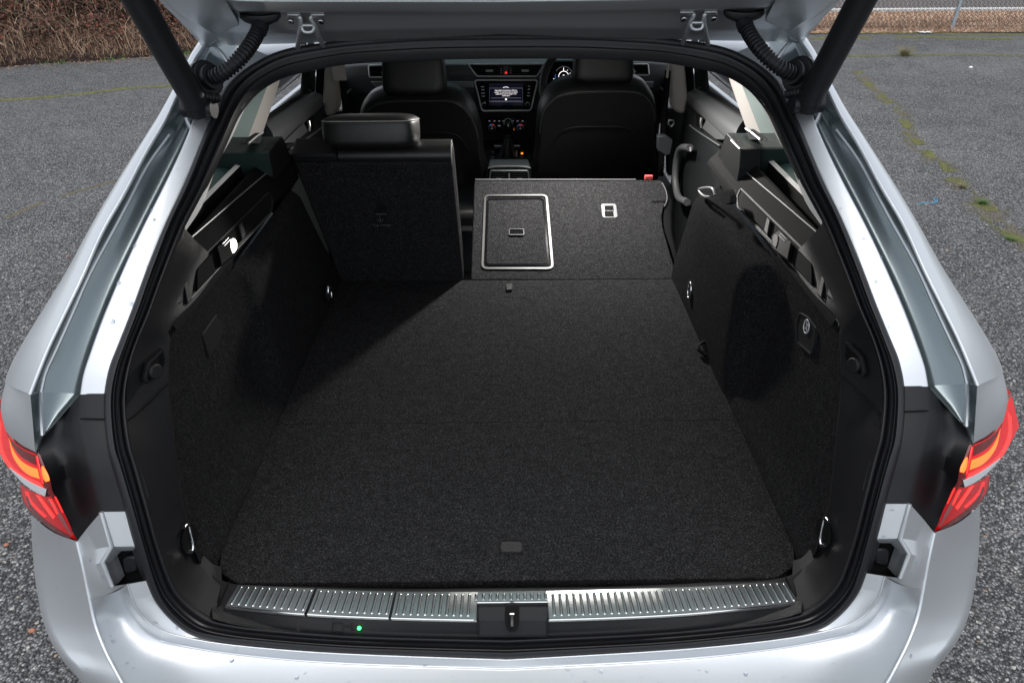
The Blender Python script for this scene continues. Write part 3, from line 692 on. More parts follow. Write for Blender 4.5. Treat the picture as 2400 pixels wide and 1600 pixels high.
    slab('blind_bracket_end', m([Vector((-.5575, y, z)) for y, z in ((1.66,.99),(1.63,1.05),(1.60,1.07),(1.60,1.125),(1.61,1.132),(1.72,1.134),(1.80,1.0))]), (s,0,0), .02, M['plastic'], car, bevel=.003)
    # upper guard behind the pillar, with a pale edge
    fin = [at(x, y, X=-.60) for x, y in ((612,338),(616,311),(602,320),(582,337))]
    slab('belt_guide', m(fin), (s,0,0), .02, M['plastic'], car, bevel=.002)
    tube('guide_edge', m([p+Vector((.001,-.001,.001)) for p in (fin[3], fin[2], fin[1])]), .0022, M['greyplastic'], car, seg=6, n=3)
    # tie-down ring
    R_ = empty('tie_down_ring', (0,0,0), car)
    rg = [at(x, y, X=-.533) for x, y in ((432,1236),(440,1228),(446,1250),(452,1278),(450,1292),(442,1292))]
    tube('ring', m(rg), .0032, M['chrome'], R_, seg=8, n=4)
    disc('bezel', m([at(441,1262,X=-.538)])[0], (s,0,0), .026, .004, M['dark'], R_)
M['ledge'] = mat('dark_ledge_trim', (.016,.030,.028), rough=.6, spec=.2)
M['ledge_teal_light'] = mat('teal_lit_quarter_ledge', (.05,.11,.10), rough=.6, spec=.2)  # teal light through the side glass painted into the ledge colour
both(walls)
# fittings that differ from side to side
def wall_ring(px, py, s):
    c = at(px, py, X=.513*s); R_ = empty('tie_down_ring', (0,0,0), car)
    n = Vector((-s,0,0))
    disc('bezel', c, n, .026, .004, M['plastic'], R_)
    pts = [c+n*.006+Vector((0, .016*math.cos(a), .024*math.sin(a))) for a in [2*math.pi*i/12 for i in range(12)]]
    tube('ring', pts, .0035, M['chrome'], R_, seg=8, n=1, closed=True)
wall_ring(1621, 680, 1); wall_ring(768, 685, -1)
hatch = [at(x, y, X=.553) for x, y in ((1874,731),(1893,742),(1914,771),(1912,800),(1902,833),(1868,802),(1866,760))]
slab('socket_cover', roundpoly(hatch, .006), (-1,0,0), .004, M['plastic'], car, bevel=.001)
ring('socket_cover_edge', roundpoly(hatch, .006), .003, (-1,0,0), .002, M['plastic_soft'], car)
ic = at(1890,765,X=.551)
tube('socket_symbol', [ic+Vector((0, .011*math.cos(a), .013*math.sin(a))) for a in [2*math.pi*i/16 for i in range(16)]], .0012, M['dim_emit2'] if 'dim_emit2' in M else M['greyplastic'], car, seg=6, n=1, closed=True)
slab('socket_symbol', [ic+Vector((0,a,b)) for a, b in ((.006,.008),(.003,.008),(-.006,-.008),(-.003,-.008))], (-1,0,0), .001, M['greyplastic'], car)
slab('socket_symbol', [ic+Vector((0,a,b)) for a, b in ((-.006,.008),(-.003,.008),(.006,-.008),(.003,-.008))], (-1,0,0), .001, M['greyplastic'], car)
tabl = [at(x, y, X=-.553) for x, y in ((508,736),(523,778),(513,805),(491,838),(475,783))]
slab('service_flap', roundpoly(tabl, .004), (1,0,0), .004, M['plastic'], car, bevel=.001)
hook = [at(x, y, X=.553) for x, y in ((1797,590),(1803,600),(1806,612))]
tube('bag_hook', hook, .004, M['steel'], car, seg=6); tube('bag_hook', [at(x, y, X=-.553) for x, y in ((585,588),(582,600),(590,610))], .003, M['plastic'], car, seg=6)
# ------------------------------------------------------------------ sill: black trim, chrome plates, striker
def srow(z, pts): 
    c = [at(x, y, Z=z) for x, y in pts]; c[-1].x = 0; return c
inner = srow(.634, ((470,1318),(530,1363),(730,1374),(925,1379),(1199,1377)))
lip = srow(.656, ((480,1330),(535,1366),(730,1377),(925,1383),(1199,1381)))
frt = srow(.654, ((500,1405),(524,1424),(715,1443),(915,1452),(1199,1456)))
low = [at(x, y, f=.03) for x, y in ((497,1430),(530,1450),(715,1476),(915,1487),(1199,1492))]; low[-1].x = 0
g2 = [at(x, y, f=.016) for x, y in ((499,1449),(550,1463),(715,1484),(915,1494),(1199,1499))]; g2[-1].x = 0
loft('sill_trim', [inner, lip, frt, low, g2], M['plastic'], car, n=8, r=[.003,.006,.006], mirror=True, smooth=50)
for s in (1, -1):
    j = sx([at(537,1362,Z=.6575), at(512,1420,Z=.6565), at(500,1448,f=.02)], s)
    tube('trim_joint', j, .0014, M['dark'], car, seg=6, n=3)
# chrome tread plates: back and front edges of the strip
ZS = .6585
def edge(pts): return [at(x, y, Z=ZS) for x, y in pts]
bk = cr(edge(((551,1369),(640,1373),(730,1377),(925,1385),(1199,1385),(1420,1380),(1600,1375),(1841,1363),(1856,1366))), 12)
fr = cr(edge(((528,1421),(620,1430),(715,1438),(915,1447),(1199,1452),(1420,1447),(1600,1438),(1760,1424),(1874,1413))), 12)
def along(c, x):
    for a, b in zip(c, c[1:]):
        if a.x <= x <= b.x: return a+(b-a)*((x-a.x)/(b.x-a.x))
    return c[0] if x < c[0].x else c[-1]
def tread(x0, x1, ribs, cut=None, lab=None):
    S_ = empty('tread_plate', (0,0,0), car)
    N = 60; V = []; F = []
    segs = [(x0, x1, 1.0)] if not cut else [(x0, cut[0], 1.0), (cut[0], cut[1], .40), (cut[1], x1, 1.0)]
    for a_, b_, kf in segs:
        xs_ = [a_+(b_-a_)*i/24 for i in range(25)]; base = len(V)
        for x in xs_:
            B_ = along(bk, x*.985); Fr = along(fr, x); Fr = B_+(Fr-B_)*kf
            V += [B_, B_*.96+Fr*.04+Vector((0,0,.0012)), B_*.04+Fr*.96+Vector((0,0,.0012)), Fr+Vector((0,0,.0008)), Fr+Vector((0,-.002,-.003))]
        for i in range(24):
            for q in range(4): F.append((base+i*5+q, base+i*5+q+1, base+i*5+6+q, base+i*5+5+q))
    xs = [x0+(x1-x0)*i/N for i in range(N+1)]
    me = D.meshes.new('plate'); me.from_pydata([tuple(v) for v in V], [], [tuple(reversed(f)) for f in F]); me.materials.append(M['tread']); me.shade_smooth(); me.set_sharp_from_angle(angle=math.radians(30))
    link(D.objects.new('plate', me), S_)
    # bright front edge
    path = [along(fr, x)+Vector((0,-.0005,.0012)) for x in xs if not (cut and cut[0]-.0005 <= x <= cut[1]+.0005)]
    if cut:
        l_ = [p for p in path if p.x <= cut[0]]; r_ = [p for p in path if p.x >= cut[1]]
        cc = [along(fr, cut[0])+Vector((0,0,.0012)), along(bk, cut[0])*.6+along(fr, cut[0])*.4+Vector((0,0,.0012)), along(bk, cut[1])*.6+along(fr, cut[1])*.4+Vector((0,0,.0012)), along(fr, cut[1])+Vector((0,0,.0012))]
        for pth in (l_, cc, r_): tube('plate_edge', pth, .0017, M['chrome'], S_, seg=6, n=1)
    else: tube('plate_edge', path, .0017, M['chrome'], S_, seg=6, n=1)
    # ribs: one rounded bar mesh shared by all of them
    for i in range(ribs):
        x = x0+(x1-x0)*(i+.6)/ribs
        B_ = along(bk, x*.985); Fr = along(fr, x)
        incut = cut and cut[0]-.004 < x < cut[1]+.004
        f1 = .34 if incut else .90
        a = B_*.90+Fr*.10; b = B_*(1-f1)+Fr*f1
        o = RIBM.copy() if False else D.objects.new('rib', RIB)
        link(o, S_); o.location = a+Vector((0,0,.0012)); dv = b-a
        o.rotation_euler = (0, 0, math.atan2(-dv.x, dv.y)+math.pi*0)
        o.rotation_euler = (0, 0, math.atan2(dv.y, dv.x)-math.pi/2)
        o.scale = (1, dv.length, 1)
    return S_
def ribmesh():
    V = []; F = []; prof = [(-.0030,-.0006),(-.0021,.0008),(0,.0014),(.0021,.0008),(.0030,-.0006)]
    ys = [(0,.25),(.03,.85),(.08,1),(.92,1),(.97,.85),(1,.25)]
    for y, k in ys:
        for x, z in prof: V.append((x*(.5+.5*k), y, z*k))
    n = len(prof)
    for i in range(len(ys)-1):
        for q in range(n-1): F.append((i*n+q, i*n+q+1, i*n+n+q+1, i*n+n+q))
    me = D.meshes.new('rib'); me.from_pydata(V, [], F); me.materials.append(M['tread_rib']); me.shade_smooth(); return me
RIB = ribmesh()
xA = fr[0].x; xz = lambda px, py: at(px, py, Z=ZS).x
tread(xz(529,1421), xz(714,1438), 11)
tread(xz(721,1439), xz(911,1447), 11)
tread(xz(917,1448), xz(1874,1413)-.002, 57, cut=(xz(1117,1450), xz(1286,1450)))
# striker recess
rc = [at(x, y, Z=.6562) for x, y in ((1121,1417),(1283,1417),(1283,1456),(1121,1456))]
rcl = [at(x, y, f=.026) for x, y in ((1283,1488),(1278,1493),(1126,1493),(1121,1488))]
fl = [at(1121,1417,Z=.655), at(1283,1417,Z=.655), at(1283,1455,Z=.655), at(1280,1490,f=.026), at(1124,1490,f=.026), at(1121,1455,Z=.655)]
ST = empty('latch_recess', (0,0,0), car)
mesh_obj('recess_floor', [fl[0]+Vector((0,0,.003)), fl[1]+Vector((0,0,.003)), fl[2]+Vector((0,-.001,.0035)), fl[3]+Vector((0,-.003,.002)), fl[4]+Vector((0,-.003,.002)), fl[5]+Vector((0,-.001,.0035))], [(0,1,2,5),(5,2,3,4)], M['plastic_soft'], ST, 30)
tube('recess_edge', [p+Vector((0,-.002,.003)) for p in (fl[0], fl[5], fl[4], fl[3], fl[2], fl[1])], .0016, M['plastic'], ST, seg=6, n=1, closed=True)
sv_ = [at(1184,1420,Z=.6605), at(1217,1420,Z=.6605), at(1217,1457,Z=.6605), at(1184,1457,Z=.6605)]
lv = fl[3]*.5+fl[4]*.5+Vector((0,-.006,.0055))
sv_ += [at(1215,1470,Y=sv_[2].y-.010), at(1208,1479,Y=sv_[2].y-.016), at(1192,1479,Y=sv_[2].y-.016), at(1186,1470,Y=sv_[2].y-.010)]
mesh_obj('striker_slot', sv_, [(0,1,2,3),(3,2,4,7),(7,4,5,6)], M['dark'], ST, 30)
tube('striker', [at(1200,1438,Z=.664), at(1200,1456,Z=.663), at(1200,1470,Z=.657)], .0032, M['frame_metal'], ST, seg=8, n=4)
tube('striker_tip', [at(1195,1438,Z=.6655), at(1205,1438,Z=.6655)], .002, M['chrome'], ST, seg=8, n=1)
for a, b in ((1152,1173),(1228,1249)):
    q = [at(x, y, P=fl[0]*.5+fl[3]*.5+Vector((0,-.003,.003)), N=(0,-.5,.85)) for x, y in ((a,1462),(b,1462),(b,1489),(a,1489))]
    slab('buffer_pad', roundpoly(q, .002), (0,-.5,.85), .002, M['lightbuf'] if 'lightbuf' in M else M['door_plastic'], ST, bevel=.0005)
# towbar button lamp and its symbol
g = at(842,1471,P=low[3]*.5+frt[3]*.5+Vector((0,-.004,.003)), N=(0,-.55,.83))
disc('status_light', g, (0,-.55,.83), .0032, .0012, M['green_emit'], car, seg=12)
for (a, b), (c_, d_) in (((778,1458),(802,1460)), ((778,1478),(802,1480)), ((778,1458),(778,1478)), ((802,1460),(802,1480)), ((808,1466),(822,1468)), ((822,1458),(822,1476)), ((822,1476),(829,1474))):
    pl = low[3]*.5+frt[3]*.5+Vector((0,-.002,.002))
    tube('towbar_symbol', [at(a, b, P=pl, N=(0,-.55,.83)), at(c_, d_, P=pl, N=(0,-.55,.83))], .0008, M['plastic_soft'], car, seg=6, n=1)
# ------------------------------------------------------------------ rear seats
U = Vector((0,-.353,.936)); NB = Vector((0,-.936,-.353))
S0 = Vector((0,1.898,.632))
def sb(x, h, d=0): return Vector((x,0,0))+S0+U*h-NB*d
LS = empty('rear_seat_left', (0,0,0), car); LS.name = 'upright_rear_seat'
# carpeted back
xl, xr, top = -.520, -.136, .455
slab('seat_back', [sb(xl,-.02), sb(xr,-.02), sb(xr-.002,top), sb(xl-.028,top)], NB, .07, M['carpet'], LS, bevel=.008, seg=3)
# leather top and front
ol = [[sb(x, h, d) for h, d in ((top-.005,.004),(top+.014,.004),(top+.026,.018),(top+.026,.045),(top+.008,.085),(top-.04,.115),(0.0,.13))] for x in (xl-.030+.12,xl+.3,xr-.05,xr-.012,xr-.004)]
loft('seat_top', ol, M['leather'], LS, n=3, r=0, smooth=70)
slab('seat_side', roundpoly([sb(xr-.004,top-.005,.004), sb(xr-.004,top+.014,.004), sb(xr-.004,top+.026,.018), sb(xr-.004,top+.026,.045), sb(xr-.004,top+.008,.085), sb(xr-.004,top-.04,.115), sb(xr-.004,0,.13), sb(xr-.004,0,.06)], .006), (1,0,0), .01, M['leather'], LS, bevel=.003)
tube('piping', [sb(xr-.002,top-.01,.003), sb(xr-.002,top+.014,.003), sb(xr-.002,top+.027,.018), sb(xr-.002,top+.027,.045)], .0016, M['stitch'], LS, seg=6, n=3)
# release panel at the outer shoulder
slab('shoulder_panel', [sb(xl-.03,top+.0,.002), sb(xl+.088,top+.0,.002), sb(xl+.086,top+.024,.006), sb(xl-.03,top+.024,.006)], NB, .07, M['plastic'], LS, bevel=.006)
rp = roundpoly([sb(xl-.0,top+.006,.000), sb(xl+.055,top+.006,.000), sb(xl+.055,top+.016,.001), sb(xl-.0,top+.016,.001)], .004)
slab('release_lever', rp, NB, .004, M['plastic_soft'], LS, bevel=.001); ring('lever_edge', rp, .0015, NB, .001, M['dark'], LS)
# isofix tether cover with its mark
q = roundpoly([at(x, y, P=S0+NB*.002, N=NB) for x, y in ((881,480),(906,480),(906,520),(881,520))], .003)
slab('tether_cover', q, NB, .003, M['plastic'], LS)
tube('cover_edge', [at(881,502,P=S0+NB*.003,N=NB), at(906,502,P=S0+NB*.003,N=NB)], .001, M['door_plastic'], LS, seg=6, n=1)
text('tether_label', 'Top Tether', .011, at(895,528,P=S0+NB*.0035,N=NB), (1,0,0), U, M['door_plastic'], LS)
an = at(891,513,P=S0+NB*.004,N=NB)
tube('tether_symbol', [an+U*.012, an-U*.008], .001, M['door_plastic'], LS, seg=6, n=1)
tube('tether_symbol', [an+Vector((-.008,0,0)), an+Vector((-.005,0,0))-U*.007, an-U*.009, an+Vector((.005,0,0))-U*.007, an+Vector((.008,0,0))], .001, M['door_plastic'], LS, seg=6, n=3)
def headrest(name, parent, c, hx, hy, hz, tilt, seam=True, m='leather', taper=.0):
    H = empty(name, (0,0,0), parent); R = Matrix.Rotation(tilt, 3, 'X'); V = []; F = []
    NU, NV = 40, 20
    def sp(v, e): return math.copysign(abs(v)**e, v)
    for j in range(NV+1):
        b = -math.pi/2+math.pi*j/NV
        for i in range(NU):
            a = 2*math.pi*i/NU
            x = hx*sp(math.cos(a), .36)*sp(math.cos(b), .34); y = hy*sp(math.sin(a), .5)*sp(math.cos(b), .34); z = hz*sp(math.sin(b), .42)
            x *= 1-taper*(z/hz)
            V.append(R @ Vector((x, y, z))+c)
    for j in range(NV):
        for i in range(NU): F.append((j*NU+i, j*NU+(i+1) % NU, (j+1)*NU+(i+1) % NU, (j+1)*NU+i))
    mesh_obj('cushion', V, F, M[m], H, 80)
    return H, R
hc = at(873,310,Y=1.765); hc.z = 1.134
H, R = headrest('headrest', LS, hc, .119, .082, .040, math.radians(-12))
sp = []
for i in range(40):
    a = 2*math.pi*i/40
    f = lambda v, e: math.copysign(abs(v)**e, v)
    sp.append(R @ Vector((.1175*f(math.cos(a),.36), .0805*f(math.sin(a),.5), .026))+hc)
tube('stitching', sp, .0014, M['stitch'], H, seg=6, n=1, closed=True)
for x in (-.07,.07): tube('post', [hc+Vector((x,0,-.03)), hc+Vector((x,.01,-.12))], .006, M['chrome'], H, seg=8, n=1)
# seat cushion in front
box('seat_cushion', (-.60,1.98,.42), (.60,2.42,.60), M['leather'], LS, bevel=.04, seg=4)
# folded larger part of the bench
RS = empty('folded_rear_seat', (0,0,0), car)
FP0 = Vector((0,1.898,.634)); FN = Vector((0,-.375,.927)).normalized()
def fp(px, py, up=0): return at(px, py, P=FP0+FN*up, N=FN)
out = [fp(x, y) for x, y in ((1103,656),(1111,424),(1116,421),(1545,421),(1556,427),(1561,446),(1564,466),(1555,488),(1551,508),(1554,535),(1570,590),(1589,655))]
slab('seat_back', out, FN, .05, M['carpet_light'], RS, bevel=.006, seg=3)
bo = [fp(x, y, -.003) for x, y in ((1556,427),(1562,446),(1566,466),(1558,490),(1555,510),(1557,535),(1574,590),(1592,655))]
def drop(c, dx, dz): return [p+Vector((dx*k, .0, dz)) for p, k in zip(c, (.3,.6,.8,1.2,1.4,1.3,1.0,.3))]
loft('side_bolster', [bo, drop(bo,.02,-.012), drop(bo,.035,-.06), drop(bo,.03,-.16)], M['leather'], RS, n=4, r=.01, smooth=70)
tube('bolster_piping', [fp(x, y, .002) for x, y in ((1551,428),(1558,440),(1563,458),(1563,470),(1557,484))], .0018, M['dimgrey'], RS, seg=6, n=4)
tube('seat_top_edge', [fp(1114,421,.002), fp(1280,421,.003), fp(1490,421,.002)], .0025, M['dimgrey'], RS, seg=6, n=2)
slab('seat_gap', [fp(x, y, .002) for x, y in ((1528,470),(1558,470),(1558,474),(1528,474))], FN, .002, M['dark'], RS)
box('belt_tab', fp(1511,421)-Vector((.0,.005,.0)), fp(1529,421)+Vector((0,.01,.014)), M['redtab'] if 'redtab' in M else M['red_emit'], RS, bevel=.001)
# through-loading hatch
SH = empty('ski_hatch', (0,0,0), RS)
hf = roundpoly([fp(x, y, .001) for x, y in ((1135,458),(1283,457),(1298,632),(1128,632))], .022, 6)
ring('hatch_frame', hf, .007, FN, .004, M['frame_metal'], SH)
hf2 = roundpoly([fp(x, y, .001) for x, y in ((1141,465),(1275,464),(1288,623),(1136,623))], .018, 6)
ring('frame_lip', hf2, .006, FN, .0015, M['glossblack'], SH)
hf3 = roundpoly([fp(x, y, .004) for x, y in ((1145,469),(1271,468),(1284,619),(1139,619))], .014, 6)
slab('hatch_lid', hf3, FN, .006, M['carpet_light'], SH, bevel=.002)
hh = roundpoly([fp(x, y, .006) for x, y in ((1193,537),(1228,537),(1229,552),(1192,552))], .005)
slab('hatch_handle', hh, FN, .003, M['glossblack'], SH); ring('handle_rim', hh, .003, FN, .003, M['rubber'], SH)
tube('handle_highlight', [fp(1195,550,.010), fp(1226,550,.010)], .0009, M['greyplastic'], SH, seg=6, n=1)
# isofix / lock bezel
BZ = empty('release_bezel', (0,0,0), RS)
bz = roundpoly([fp(x, y, .002) for x, y in ((1408,477),(1444,477),(1448,510),(1412,510))], .010, 5)
slab('bezel_plate', bz, FN, .003, M['dimgrey'], BZ, bevel=.001)
for y0_, y1_ in ((482,493),(495,507)):
    slab('bezel_slot', [fp(x, y, .0032) for x, y in ((1417,y0_),(1437,y0_),(1439,y1_),(1418,y1_))], FN, .001, M['dark'], BZ)
tube('bezel_bar', [fp(1417,494,.004), fp(1438,494,.004)], .0012, M['greyplastic'], BZ, seg=6, n=1)
# upright bolster beside the folded seat, its anchor loop and the seat-lock
bl = [at(x, y, X=.555) for x, y in ((1716,331),(1736,350),(1733,395),(1725,440),(1706,470),(1690,478),(1668,450),(1685,400))]
slab('side_bolster_panel', roundpoly(bl, .006), (-1,0,0), .05, M['plastic_soft'], car, bevel=.006, seg=3)
tube('bolster_edge', [p+Vector((-.003,-.002,.002)) for p in (bl[0], bl[1])], .002, M['greyplastic'], car, seg=6, n=1)
lo_ = [at(x, y, X=.497) for x, y in ((1664,462),(1650,460),(1640,450),(1638,445),(1645,442),(1665,441),(1672,445),(1676,458))]
tube('seat_catch_loop', lo_, .0038, M['dimgrey'], car, seg=8, n=4)
slab('carpet_tuft', roundpoly([at(x, y, X=.500) for x, y in ((1690,462),(1703,443),(1712,462),(1712,476),(1700,480))], .006), (-1,0,0), .015, M['carpet_light'], car, bevel=.003)
# ================================================================== CABIN
box('cabin_floor', (-.90,1.80,.28), (.90,4.0,.32), M['dark'], car, bevel=.01)
box('rear_bench_base', (-.60,1.93,.30), (.60,2.42,.52), M['dark'], car, bevel=.02)
# dashboard
DS = empty('dashboard', (0,0,0), car)
YD = 3.15
def dp(px, py, dy=0.0): return at(px, py, Y=YD-dy)
prof = [(3.70,1.00),(3.45,1.035),(3.25,1.035),(3.17,1.022),(3.155,.985),(3.160,.90),(3.20,.84),(3.24,.70),(3.30,.45)]
loft('dash_body', [[Vector((x, y, z)) for x in (-.72,-.3,.3,.72)] for y, z in prof], M['dash'], DS, n=2, r=.01, smooth=60)
for a, b in ((868,1113), (1262,1285), (1480,1532)):
    zt, zb = 192, 206
    slab('metal_strip', [dp(a, zt, .012), dp(b, zt, .012), dp(b-2, zb, .012), dp(a+12, zb, .012)], (0,-1,0), .012, M['chrome_dim'] if 'chrome_dim' in M else M['decor'], DS, bevel=.002)
def vent(outl, slats, name='air_vent'):
    V_ = empty(name, (0,0,0), DS)
    o = roundpoly([dp(x, y, .016) for x, y in outl], .006)
    slab('vent_recess', o, (0,-1,0), .012, M['dark'], V_)
    tube('vent_frame', [p+Vector((0,-.001,0)) for p in o], .0036, M['chrome_soft'], V_, seg=6, n=1, closed=True)
    ys = [q[1] for q in outl]; y0, y1 = min(ys), max(ys)
    for k in range(slats):
        y = y0+(y1-y0)*(k+.9)/(slats+.8); t = (y-y0)/(y1-y0)
        xl_ = outl[0][0]+(outl[3][0]-outl[0][0])*t+2.5; xr_ = outl[1][0]+(outl[2][0]-outl[1][0])*t-2.5
        slab('slat', [dp(xl_, y-.9, .020), dp(xr_, y-.9, .020), dp(xr_, y+.9, .020), dp(xl_, y+.9, .020)], (0,-1,0), .004, M['plastic_soft'], V_)
    return V_
v = vent(((1097,151),(1276,150),(1258,179),(1118,179)), 4)
for x in (1147, 1231): slab('vent_tab', [dp(x-9, 164, .026), dp(x+9, 164, .026), dp(x+8, 169, .026), dp(x-8, 169, .026)], (0,-1,0), .006, M['greyplastic'], v, bevel=.001)
slab('hazard_panel', [dp(1170,154,.022), dp(1201,154,.022), dp(1201,177,.022), dp(1170,177,.022)], (0,-1,0), .006, M['plastic'], v)
slab('hazard_button', [dp(1180,155,.024), dp(1191,155,.024), dp(1191,176,.024), dp(1180,176,.024)], (0,-1,0), .004, M['dash'], v)
tri = [dp(1186,167,.027), dp(1189.5,173,.027), dp(1182.5,173,.027)]
slab('hazard_triangle', tri, (0,-1,0), .001, M['red_emit'], v)
for x in (1174.5, 1197):
    for k in range(3): slab('vent_wheel_mark', [dp(x-.8, 160+k*5, .024), dp(x+.8, 160+k*5, .024), dp(x+.8, 162.5+k*5, .024), dp(x-.8, 162.5+k*5, .024)], (0,-1,0), .001, M['greyplastic'], v)
v = vent(((864,154),(905,153),(905,181),(866,181)), 4); slab('vent_tab', [dp(893,169,.026), dp(906,169,.026), dp(906,172,.026), dp(893,172,.026)], (0,-1,0), .004, M['greyplastic'], v)
v = vent(((1476,151),(1519,151),(1521,176),(1476,176)), 4); slab('vent_tab', [dp(1478,166,.026), dp(1491,166,.026), dp(1491,169,.026), dp(1478,169,.026)], (0,-1,0), .004, M['greyplastic'], v)
# infotainment
IN = empty('infotainment_unit', (0,0,0), DS)
o = roundpoly([dp(x, y, .03) for x, y in ((1112,188),(1260,188),(1244,259),(1130,260))], .014, 5)
slab('fascia', o, (0,-1,0), .02, M['glossblack'], IN)
tube('fascia_frame', [p+Vector((0,-.002,0)) for p in o], .0034, M['chrome_soft'], IN, seg=6, n=1, closed=True)
slab('display', [dp(x, y, .032) for x, y in ((1146,197),(1226,197),(1226,247),(1146,247))], (0,-1,0), .001, M['screen'], IN)
for nm, pts in (('display_line', ((1147,207),(1225,207),(1225,239),(1147,239))),):
    tube(nm, [dp(x, y, .0335) for x, y in pts], .0007, M['dim_emit'], IN, seg=5, n=1, closed=True)
for y in (230, 237): tube('display_line', [dp(1151,y,.0335), dp(1221,y,.0335)], .0008, M['dim_emit'], IN, seg=5, n=1)
slab('ok_key', [dp(1184,231.5,.0338), dp(1188,231.5,.0338), dp(1188,235,.0338), dp(1184,235,.0338)], (0,-1,0), .0005, M['white_emit'], IN)
for k, tx in enumerate(('Data transfer is currently set to: "Share my', 'position". You can find out what this setting', 'entails and how you can change it in the', 'control centre.')):
    text('display_text', tx, .0056, dp(1186,212.2+k*4.25,.034), (1,0,0), (0,0,1), M['white_emit'], IN)
tube('display_arc', [dp(1179,206,.034), dp(1186,204,.034), dp(1192,206,.034)], .0009, M['white_emit'], IN, seg=5, n=4)
for tx, x, y in (('RADIO',1131,204),('MEDIA',1131.5,211),('PHONE',1132,219),('VOICE',1132.5,226),('NAV',1240,203),('APPS',1239.5,210),('CAR',1239,218),('MENU',1238.5,225)):
    text('key_label', tx, .0050, dp(x, y, .0335), (1,0,0), (0,0,1), M['dim_emit'], IN)
for x in (1135, 1236.5):
    c = dp(x, 244, .03); disc('knob_ring', c, (0,-1,0), .0092, .008, M['chrome'], IN); disc('knob', c+Vector((0,-.008,0)), (0,-1,0), .0068, .004, M['glossblack'], IN)
# heater controls
HC = empty('heater_controls', (0,0,0), DS)
slab('panel', [at(x, y, Y=3.10) for x, y in ((1143,278),(1234,278),(1236,309),(1141,309))], (0,-1,0), .01, M['glossblack'], HC, bevel=.002)
for x in (1153, 1219.5):
    c = at(x, 299, Y=3.096); disc('dial_ring', c, (0,-1,0), .0165, .012, M['decor'], HC); disc('dial_face', c+Vector((0,-.012,0)), (0,-1,0), .0135, .002, M['glossblack'], HC)
    tube('temperature_mark', [at(x-5, 293.5, Y=3.078), at(x-1, 292.5, Y=3.078)], .0011, M['blue_emit'], HC, seg=5, n=1)
    tube('temperature_mark', [at(x+1, 292.5, Y=3.078), at(x+5, 293.5, Y=3.078)], .0011, M['red_emit'], HC, seg=5, n=1)
    for dx, dy_ in ((0,-2),(0,3)): text('dial_label', '22' if dy_ < 0 else 'OFF', .006, at(x+dx, 299+dy_, Y=3.081), (1,0,0), (0,0,1), M['dim_emit'], HC)
for x in (1147,1159,1170,1180,1190,1202,1213,1225): slab('key_mark', [at(x-2, 283, Y=3.098), at(x+2, 283, Y=3.098), at(x+2, 285, Y=3.098), at(x-2, 285, Y=3.098)], (0,-1,0), .001, M['dim_emit'], HC)
slab('warning_mark', [at(1201,302,Y=3.097), at(1205,302,Y=3.097), at(1205,305,Y=3.097), at(1201,305,Y=3.097)], (0,-1,0), .001, M['amber_emit'], HC)
for x in (1170,): slab('key_mark', [at(x-3, 294, Y=3.097), at(x+3, 294, Y=3.097), at(x+3, 296, Y=3.097), at(x-3, 296, Y=3.097)], (0,-1,0), .001, M['dim_emit'], HC)
slab('stack_side', [at(x, y, Y=3.16) for x, y in ((1120,262),(1256,262),(1250,330),(1127,330))], (0,-1,0), .05, M['plastic'], HC, bevel=.004)
# centre console
CC = empty('centre_console', (0,0,0), car)
ct = [Vector((-.115,3.14,.70)), Vector((.115,3.14,.70)), Vector((.115,2.70,.665)), Vector((-.115,2.70,.665))]
slab('console_body', ct, (0,-.05,1), .36, M['plastic'], CC, bevel=.01)
CN = Vector((0,-.0793,.9968)); CP = Vector((0,3.14,.7005))
def cp(px, py, up=.001): return at(px, py, P=CP+CN*up, N=CN)
slab('gear_plate', [cp(1158,341), cp(1219,341), cp(1222,372), cp(1160,372)], CN, .002, M['glossblack'], CC)
tube('console_bar', [cp(1158,342,.004), cp(1219,342,.004)], .004, M['greyplastic'], CC, seg=8, n=1)
for i in range(4):
    for x in (1155, 1224): slab('console_key', [cp(x-4,348+i*6,.003), cp(x+4,348+i*6,.003), cp(x+4,352+i*6,.003), cp(x-4,352+i*6,.003)], CN, .002, M['door_plastic' if i % 2 else 'plastic_soft'], CC)
slab('warning_mark', [cp(1221,358,.005), cp(1226,358,.005), cp(1226,361,.005), cp(1221,361,.005)], CN, .001, M['amber_emit'], CC)
for k, tx in enumerate('PRND'): text('gear_letter', tx, .007, cp(1211,354+k*3.6,.004), (1,0,0), (0,1,0), M['dim_emit'], CC)
GL = empty('gear_lever', (0,0,0), CC)
gb = at(1188, 366, P=CP, N=CN); gt = at(1191, 322, Y=gb.y-.02)
V = []; F = []
for j, (z, rx, ry) in enumerate(((0,.044,.04),(.35,.032,.03),(.75,.020,.02),(1,.013,.014))):
    c = gb+(gt-gb)*z
    for i in range(12):
        a = 2*math.pi*i/12; k = 1+.06*math.sin(3*a+j); V.append(c+Vector((rx*math.cos(a)*k, ry*math.sin(a)*k, 0)))
for j in range(3):
    for i in range(12): F.append((j*12+i, j*12+(i+1) % 12, (j+1)*12+(i+1) % 12, (j+1)*12+i))
mesh_obj('gaiter', V, F, M['leather'], GL, 60)
tube('lever_neck', [gt, at(1191, 300, Y=gb.y-.03)], .009, M['chrome'], GL, seg=8, n=1)
kc = at(1191, 297, Y=gb.y-.035)
V = []; F = []
for j in range(9):
    b = -math.pi/2+math.pi*j/8
    for i in range(16):
        a = 2*math.pi*i/16; V.append(kc+Vector((.026*math.cos(a)*math.cos(b), .024*math.sin(a)*math.cos(b), .036*math.sin(b))))
for j in range(8):
    for i in range(16): F.append((j*16+i, j*16+(i+1) % 16, (j+1)*16+(i+1) % 16, (j+1)*16+i))
mesh_obj('knob', V, F, M['glossblack'], GL, 80)
